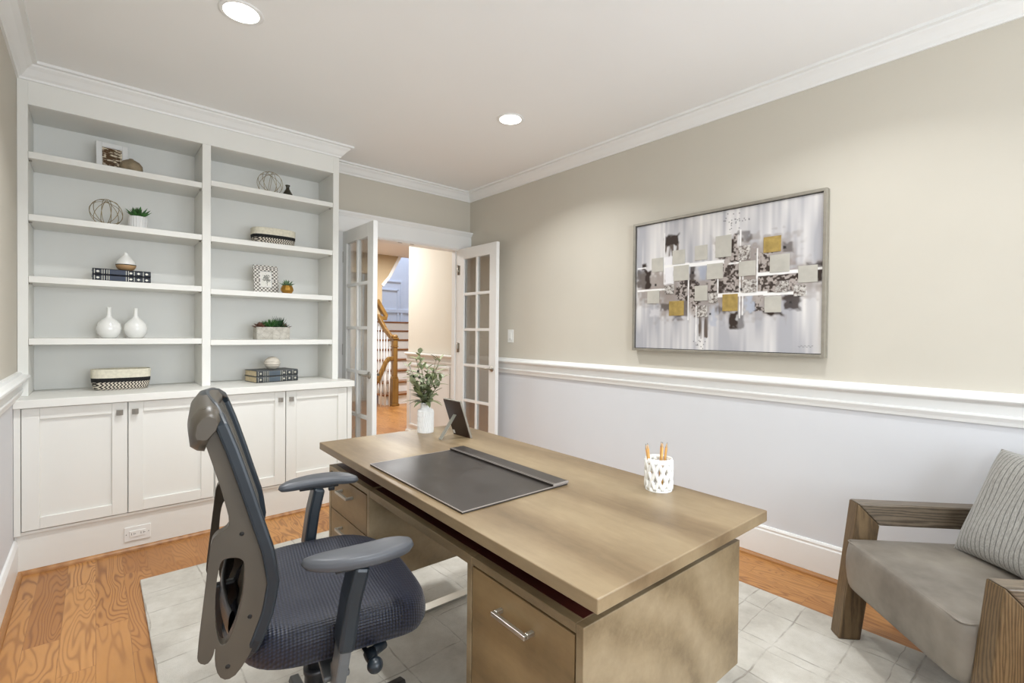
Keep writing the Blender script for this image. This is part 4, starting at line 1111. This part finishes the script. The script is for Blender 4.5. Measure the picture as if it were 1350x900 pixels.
for r in ((127, 378, 180, 442), (222, 340, 280, 405), (325, 318, 383, 386), (420, 272, 493, 372), (228, 412, 298, 482), (382, 402, 455, 474), (528, 390, 605, 458), (670, 358, 760, 440), (800, 408, 888, 486), (327, 505, 385, 575), (108, 530, 163, 590), (648, 552, 724, 626)):
    m = MB(); tile(*r, 0, m); m.build('pale_square', 'paint_pale', pg, bevel=.0005)
for r in ((640, 275, 720, 348), (209, 577, 277, 645), (455, 543, 525, 622)):
    m = MB(); tile(*r, 0, m); m.build('gold_square', 'paint_gold', pg, bevel=.0005)
for r in ((526, 318, 580, 385), (545, 475, 610, 535), (697, 480, 755, 533), (340, 597, 385, 650), (392, 538, 432, 585), (188, 505, 230, 545), (780, 498, 836, 550)):
    m = MB(); tile(*r, 0, m); m.build('mottled_square', 'paint_mottled', pg, bevel=.0005)

# ================================================================== OFFICE CHAIR  (local x = forward, y = the sitter's left, z up)
oc = empty('office_chair', (.49, 1.37, RZT), math.radians(-10.5), 'black ergonomic office chair with grey arm pads and mesh back, pulled up to the desk', 'office chair')
T0 = Matrix.Translation((0, 0, -RZT))
# seat cushion
def seatf(u, v):
    # u around, v from bottom centre over the side to the top centre
    a = 2 * PI * u; n = 3.4
    c, q = math.cos(a), math.sin(a); k = (abs(c) ** n + abs(q) ** n) ** (-1 / n)
    X = .245 * c * k; Y = .262 * q * k
    prof = [(0, -.052), (.5, -.052), (.86, -.050), (.955, -.040), (1.0, -.012), (1.0, .014), (.975, .036), (.91, .047), (.75, .051), (.4, .047), (0, .045)]
    f = v * (len(prof) - 1); i = min(int(f), len(prof) - 2); w = f - i
    r = prof[i][0] * (1 - w) + prof[i + 1][0] * w; z = prof[i][1] * (1 - w) + prof[i + 1][1] * w
    X *= r; Y *= r
    x = X + .015
    if x > .06: z -= (x - .06) ** 2 * 1.05                      # waterfall front
    z += .10 * Y * Y * (1 if z > 0 else .2)
    return (x, Y, .512 + z)
m = MB(T0); m.grid(seatf, 64, 34, cu=True); m.build('seat', 'seat_fabric', oc)
m = MB(T0); m.prism([(-.17, .446), (.17, .446), (.19, .462), (-.19, .462)], -.17, .17, 'y'); m.box(-.10, .12, -.09, .09, .395, .447); m.build('seat_mechanism', 'plastic_black', oc, bevel=.006)
m = MB(T0); m.lathe([(.0001, .30), (.022, .30), (.022, .40), (.0001, .40)], (-.02, 0, 0), 20); m.lathe([(.0001, .115), (.030, .115), (.030, .285), (.033, .292), (.033, .305), (.0001, .305)], (-.02, 0, 0), 24)
m.build('gas_column', 'plastic_black', oc)
# five-star base with casters
for k in range(5):
    an = math.radians(22 + 72 * k); R_ = Matrix.Translation((-.02, 0, 0)) @ Matrix.Rotation(an, 4, 'Z')
    m = MB(T0 @ R_)
    vs = []
    for x, w, z0, z1 in ((.02, .030, .085, .125), (.12, .026, .082, .115), (.25, .021, .078, .100), (.315, .019, .072, .090)):
        vs += [(x, -w, z0), (x, w, z0), (x, w * .7, z1), (x, -w * .7, z1)]
    fs = [(3, 2, 1, 0), (12, 13, 14, 15)]
    for i in range(3):
        for j in range(4): fs.append((i * 4 + j, i * 4 + (j + 1) % 4, i * 4 + 4 + (j + 1) % 4, i * 4 + 4 + j))
    m.add(vs, fs); lg = m.build('base_leg', 'plastic_black', oc, bevel=.004)
    m = MB(T0 @ R_)
    for s in (-1, 1):
        m.lathe([(.0001, -.009), (.022, -.009), (.0255, -.006), (.0255, .006), (.022, .009), (.0001, .009)], (0, 0, 0), 20, Matrix.Translation((.300, s * .015, .0383)) @ Matrix.Rotation(PI / 2, 4, 'X'))
    m.lathe([(.0001, .045), (.008, .045), (.008, .08), (.0001, .08)], (.300, 0, 0), 10); m.box(.285, .315, -.006, .006, .045, .066)
    m.build('caster', 'plastic_black', lg)
# side plates of the back (outline read from the side, with an opening)
OUT = [(-.300, 1.045), (-.292, 1.075), (-.272, 1.082), (-.256, 1.062), (-.240, 1.015), (-.228, .980), (-.207, .912), (-.180, .820), (-.159, .749), (-.149, .683), (-.159, .621), (-.184, .551), (-.214, .500), (-.236, .490), (-.252, .503), (-.259, .535), (-.257, .570)]
HOLE_R = [(-.262, .545), (-.273, .533), (-.288, .540), (-.291, .556), (-.280, .660), (-.270, .755), (-.266, .792), (-.256, .806), (-.240, .812), (-.230, .826), (-.245, .892), (-.263, .954), (-.281, 1.015)]
HOLE = [(-.252, .748), (-.228, .752), (-.205, .745), (-.202, .720), (-.207, .655), (-.222, .600), (-.238, .566), (-.252, .572), (-.260, .640)]
def side_plate(y0, y1, s):
    import bmesh
    outer = OUT + HOLE_R
    def smooth_poly(P, it=2):
        for _ in range(it):
            Q = []
            for i in range(len(P)):
                a_, b_ = P[i], P[(i + 1) % len(P)]
                Q += [(a_[0] * .75 + b_[0] * .25, a_[1] * .75 + b_[1] * .25), (a_[0] * .25 + b_[0] * .75, a_[1] * .25 + b_[1] * .75)]
            P = Q
        return P
    outer = smooth_poly(outer, 1); hole = smooth_poly(HOLE, 2)
    bm = bmesh.new()
    def yo(x, z): # plates toe inwards at the top and the rear spine
        return -s * (.05 * (z - .5) + .12 * (-x - .15))
    def loop(P):
        vs = [bm.verts.new((p[0], y0 + yo(*p), p[1] - RZT)) for p in P]
        return [bm.edges.new((vs[i], vs[(i + 1) % len(vs)])) for i in range(len(vs))]
    ed = loop(outer) + loop(hole)
    bmesh.ops.triangle_fill(bm, use_beauty=True, edges=ed, normal=(0, -1, 0))
    fs = list(bm.faces)
    r = bmesh.ops.extrude_face_region(bm, geom=fs)
    for v in [g for g in r['geom'] if isinstance(g, bmesh.types.BMVert)]: v.co.y += (y1 - y0)
    bmesh.ops.recalc_face_normals(bm, faces=bm.faces)
    me = bpy.data.meshes.new('back_side_frame'); bm.to_mesh(me); bm.free(); me.materials.append(MATS['plastic_taupe'])
    o = bpy.data.objects.new('back_side_frame', me); COL.objects.link(o); o.parent = oc
    b = o.modifiers.new('bevel', 'BEVEL'); b.width = .004; b.segments = 2; b.limit_method = 'ANGLE'; b.angle_limit = math.radians(50)
    return o
nearp = side_plate(-.250, -.222, -1); farp = side_plate(.222, .250, 1)
for (x, z) in ((-.272, 1.025), (-.208, .80), (-.192, .617), (-.234, .520)):
    yo_ = .05 * (z - .5) + .12 * (-x - .15)
    m = MB(T0); m.lathe([(.0001, 0), (.005, 0), (.004, .002), (.0001, .002)], (0, 0, 0), 10, Matrix.Translation((x, -.2498 + yo_, z)) @ Matrix.Rotation(PI / 2, 4, 'X')); m.build('screw', 'black_gap', nearp)
# front rim: closed padded loop around the mesh
FR = [(-.262, 1.072), (-.246, 1.030), (-.228, .980), (-.207, .912), (-.180, .820), (-.159, .749), (-.150, .683), (-.160, .621), (-.184, .555), (-.212, .508)]
def inter(P, t):
    f = t * (len(P) - 1); i = min(int(f), len(P) - 2); w = f - i
    return P[i][0] * (1 - w) + P[i + 1][0] * w, P[i][1] * (1 - w) + P[i + 1][1] * w
def halfw(t): # half width of the back, rounding at the top and the bottom
    return .236 - .022 * max(0, (.6 - t) / .6) - .05 * max(0, (.08 - t) / .08) ** 2 - .05 * max(0, (t - .88) / .12) ** 2
def back_pt(u, t, d=0.0):
    x, z = inter(FR, t); y = u * halfw(t)
    x2 = x - .030 * (1 - u * u) * (1 if t > .08 else 1) + d
    z2 = z + (.020 * (1 - u * u) * max(0, 1 - t * 6)) - .02 * (1 - u * u) * max(0, (t - .85) / .15)
    return (x2, y, z2)
m = MB(T0)
loop = [back_pt(-1, t / 24, .004) for t in range(1, 24)] + [back_pt(-1 + 2 * k / 12, .985, .004) for k in range(1, 12)] + [back_pt(1, 1 - t / 24, .004) for t in range(1, 24)] + [back_pt(1 - 2 * k / 12, .015, .004) for k in range(1, 12)]
m.tube(loop, 1, closed=True, sq=(.026, .022), up=(0, 1, 0)); m.build('back_rim', 'plastic_teal', oc, bevel=.006)
m = MB(T0)
m.grid(lambda u, v: back_pt(-1 + 2 * u, .02 + .96 * v, .006), 20, 40)
m.grid(lambda u, v: back_pt(-1 + 2 * u, .02 + .96 * v, -.002), 20, 40, flip=True)
m.build('back_mesh', 'mesh_fabric', oc)
# top rail with rear flange, lumbar bar and spine
HP = [(-.014, -.085), (.0, -.088), (.010, -.050), (.024, -.030), (.032, -.006), (.024, .010), (.008, .018), (-.012, .012), (-.026, -.008), (-.031, -.040), (-.027, -.075)]
def hood(u, v):
    s = -1 + 2 * u; k = int(round(v * len(HP))) % len(HP); dx, dz = HP[k]
    q = s * s; e = 1 - .35 * max(0, abs(s) - .9) / .1
    if dz < -.045: dz = -.045 + (dz + .045) * (1 - max(0, abs(s) - .75) / .25 * .7)
    return (-.288 + .014 * q + dx * e, s * .232, 1.078 - .018 * q + (dz + .02) * e - .02)
m = MB(T0); m.grid(hood, 33, len(HP) + 1)
nh = len(HP) + 1
m.f.append(tuple(range(nh - 1))); m.mi.append(0); m.sm.append(False)
m.f.append(tuple(range(32 * nh, 33 * nh - 1))[::-1]); m.mi.append(0); m.sm.append(False)
fl = m.build('top_hood', 'plastic_taupe', oc)
m = MB(T0)
for y in (-.08, .08):
    for z in (1.015, 1.045): m.lathe([(.0001, 0), (.005, 0), (.0001, .004)], (0, 0, 0), 10, Matrix.Translation((-.312, y, z)) @ Matrix.Rotation(-PI / 2, 4, 'Y'))
m.build('flange_screw', 'black_gap', fl)
m = MB(T0); m.grid(lambda u, v: (-.226 - .020 * (1 - (2 * u - 1) ** 2) + .008 * math.cos(2 * PI * v), (-1 + 2 * u) * .19, .58 + .035 * math.sin(2 * PI * v)), 16, 13); m.build('lumbar_bar', 'plastic_black', oc)
m = MB(T0); m.tube([(-.05, 0, .43), (-.16, 0, .425), (-.215, 0, .45), (-.242, 0, .52), (-.250, 0, .60)], [1, 1, 1, 1, .8], sq=(.085, .028), up=(0, 1, 0)); m.build('back_support', 'plastic_black', oc, bevel=.006)
# arms
def armpad(s):
    def f(u, v):
        a = 2 * PI * u; n = 2.6; c, q = math.cos(a), math.sin(a); k = (abs(c) ** n + abs(q) ** n) ** (-1 / n)
        prof = [(0, -.012), (.80, -.012), (.94, -.008), (1, .001), (.97, .010), (.85, .0155), (.5, .018), (0, .0185)]
        g = v * (len(prof) - 1); i = min(int(g), len(prof) - 2); w = g - i
        r = prof[i][0] * (1 - w) + prof[i + 1][0] * w; z = prof[i][1] * (1 - w) + prof[i + 1][1] * w
        X = .128 * c * k * r; Y = .040 * q * k * r * (1 + .15 * X / .128)
        return (.033 + X, s * .322 + Y - s * .03 * (X / .128) ** 2, .7335 + z - .045 * max(0, -X - .02) ** 1.0 * .8 - .10 * max(0, X - .06))
    m = MB(T0); m.grid(f, 48, 22, cu=True); m.build('arm_pad', 'armpad_grey', oc)
    m = MB(T0); m.box(-.03, .095, s * .315 - .022, s * .315 + .022, .712, .7235); m.box(.062, .082, s * .30 - .006, s * .30 + .006, .700, .714); m.build('arm_pad_plate', 'plastic_black', oc, bevel=.003)
    m = MB(T0); m.tube([(.030, s * .305, .716), (.012, s * .300, .64), (-.004, s * .296, .525)], 1, sq=(.036, .074), up=(0, 1, 0))
    m.build('arm_sleeve', 'plastic_teal', oc, bevel=.008)
    m = MB(T0); m.tube([(.006, s * .299, .60), (-.008, s * .296, .50), (-.014, s * .290, .455), (-.014, s * .26, .438)], 1, sq=(.026, .060), up=(0, 1, 0))
    m.tube([(-.014, s * .275, .440), (-.012, s * .15, .438)], 1, sq=(.060, .014), up=(0, 0, 1))
    m.build('arm_post', 'armpost_grey', oc, bevel=.005)
armpad(-1); armpad(1)
m = MB(T0); m.tube([(.055, -.12, .44), (.06, -.20, .452), (.066, -.285, .458)], [.006, .006, .006], 8)
m.ball((.068, -.300, .456), .019, 16, sx=1.0, sy=1.0, sz=.95); m.lathe([(.0001, 0), (.012, 0), (.016, .05), (.0001, .052)], (0, 0, 0), 12, Matrix.Translation((.068, -.300, .456)) @ Matrix.Rotation(-PI / 2, 4, 'X'))
m.tube([(.066, -.255, .456), (.092, -.235, .452), (.112, -.228, .452)], [.012, .013, .010], 8)
m.build('adjustment_lever', 'plastic_teal', oc)

# ================================================================== ARMCHAIR (local x = width, y = backward)
ax0, ay0, aa = 1.859, .090, math.radians(42.935)
AW, AT, AL, AH, AB, ASL, ASP, AZT, AZB = .714, .063, .084, .571, .087, .065, .054, .431, .244
# world: width w=(cos a, sin a), back b=(sin a, -cos a)
ac = empty('armchair', (ax0, ay0, RZT), aa, 'low lounge armchair with grey leather seat and dark weathered wood arms', 'armchair')
# mirrored frame: local (s, bb) -> (s, -bb)
def LM(s, bb, z): return (s, -bb, z - RZT)
AD = .72   # depth of the arm frame
def bar(poly, s0, s1, mat, nm, par, bev=.005):
    m = MB(); vs = [LM(s0, *p) for p in poly] + [LM(s1, *p) for p in poly]; n = len(poly)
    ar = sum(poly[i][0] * poly[(i + 1) % n][1] - poly[(i + 1) % n][0] * poly[i][1] for i in range(n))
    fs = [tuple(range(n)), tuple(range(n, 2 * n))[::-1]] + [(i, n + i, n + (i + 1) % n, (i + 1) % n) for i in range(n)]
    if ar > 0: fs = [f[::-1] for f in fs]
    m.add(vs, fs); return m.build(nm, mat, par, bevel=bev)
for s0 in (0.0, AW - AT):
    s1 = s0 + AT
    z0 = RZT
    bar([(-ASL, z0), (-ASL + AL, z0), (AL, AH - AB), (0, AH)], s0, s1, 'leg_wood', 'front_leg', ac)
    bar([(0.0006, AH), (AL + .0006, AH - AB), (AD - AL, AH - AB), (AD, AH)], s0, s1, 'arm_wood', 'arm_rail', ac)
    bar([(AD, AH), (AD - AL, AH - AB), (AD - AL + .08, z0), (AD + .08, z0)], s0, s1, 'leg_wood', 'rear_leg', ac)
def cushion(name, s0, s1, b0, b1, z0, z1, M, r=.03, puff=.012, mat='grey_leather'):
    # rounded slab with a soft crown
    cx_, cy_, cz_ = (s0 + s1) / 2, (b0 + b1) / 2, (z0 + z1) / 2; hx, hy, hz = (s1 - s0) / 2, (b1 - b0) / 2, (z1 - z0) / 2
    def f(u, v):
        a = 2 * PI * u; n = 14.0; c, q = math.cos(a), math.sin(a); k = (abs(c) ** n + abs(q) ** n) ** (-1 / n)
        prof = [(0, -1), (.6, -1), (1 - r * .5 / hx, -1), (1 - r * .12 / hx, -1 + r * .25 / hz), (1, -1 + r / hz), (1, 0), (1, 1 - r * .7 / hz), (1 - r * .12 / hx, 1 - r * .22 / hz), (1 - r * .5 / hx, 1), (.85, 1), (.55, 1), (0, 1)]
        g = v * (len(prof) - 1); i = min(int(g), len(prof) - 2); w = g - i
        rr = prof[i][0] * (1 - w) + prof[i + 1][0] * w; z = prof[i][1] * (1 - w) + prof[i + 1][1] * w
        X, Y = c * k * rr, q * k * rr
        zz = z * hz + (puff * (1 - X * X) * (1 - Y * Y) if z > .5 else 0)
        bulge = .010 * (1 - min(1, abs(z)) ** 2)
        p = LM(cx_ + X * (hx + bulge), cy_ + Y * (hy + bulge), cz_ + zz)
        return tuple(M @ Vector(p)) if M else p
    m = MB(); m.grid(f, 96, 34, cu=True, flip=True); return m.build(name, mat, ac)
cushion('seat_cushion', AT + .003, AW - AT - .003, -ASP, .60, AZB, AZT, None, r=.022, puff=.010)
m = MB()
sL, sR, bF, zT = AT + .012, AW - AT - .012, -ASP + .006, AZT - .005
m.tube([LM(sL, .58, zT), LM(sL, bF + .02, zT), LM(sL + .006, bF + .004, zT), LM(sL + .02, bF, zT), LM(sR - .02, bF, zT), LM(sR - .006, bF + .004, zT), LM(sR, bF + .02, zT), LM(sR, .58, zT)], .0032, 8)
m.build('piping', 'grey_leather', ac)
# back rest, leaning
bar([(.44, .43), (.56, .43), (.70, .80), (.58, .80)], AT + .004, AW - AT - .004, 'grey_leather', 'back_cushion', ac, .03)
bar([(.05, .235), (.60, .235), (.60, .243), (.05, .243)], AT, AW - AT, 'black_gap', 'seat_platform', ac, .001)

# striped pillow leaning in the chair
def pillow(name, M, S, T_, mat):
    n = 40
    vs = {}; m = MB(M)
    def shape(u, v, side):
        x, y = u * 2 - 1, v * 2 - 1
        e = (1 - x ** 4) * (1 - y ** 4)
        px = x * (1 - .07 * (1 - y * y) * 0 - .055 * (1 - abs(y) ** 1.5) ) ; pyy = y * (1 - .055 * (1 - abs(x) ** 1.5))
        wr = .004 * math.sin(x * 9 + y * 4) * e
        return (px * S * 1.0, side * (T_ * max(0, e) ** .55 + wr * (side > 0)), pyy * S * .90)
    m.grid(lambda u, v: shape(u, v, 1), n, n, flip=False); m.grid(lambda u, v: shape(u, v, -1), n, n, flip=True)
    return m.build(name, mat)

Mp = ac.matrix_basis.copy()
bpy.context.view_layer.update()
Sx = .235
tilt = math.radians(24)
# chair-local placement: s along the width, b towards the back rest
Mloc = Matrix.Translation(Vector((.365, -.400, .452 + .205 * math.cos(tilt) * .92 - RZT + .013))) @ Matrix.Rotation(math.radians(2), 4, 'Y') @ Matrix.Rotation(tilt, 4, 'X')
pw_ = Matrix.Translation((ax0, ay0, RZT)) @ Matrix.Rotation(aa, 4, 'Z')
po = pillow('throw_pillow', None, Sx, .055, 'pillow_fabric')
po.matrix_world = pw_ @ Mloc
tag(po, 'light grey cushion with dark thin stripes leaning in the armchair', 'pillow')
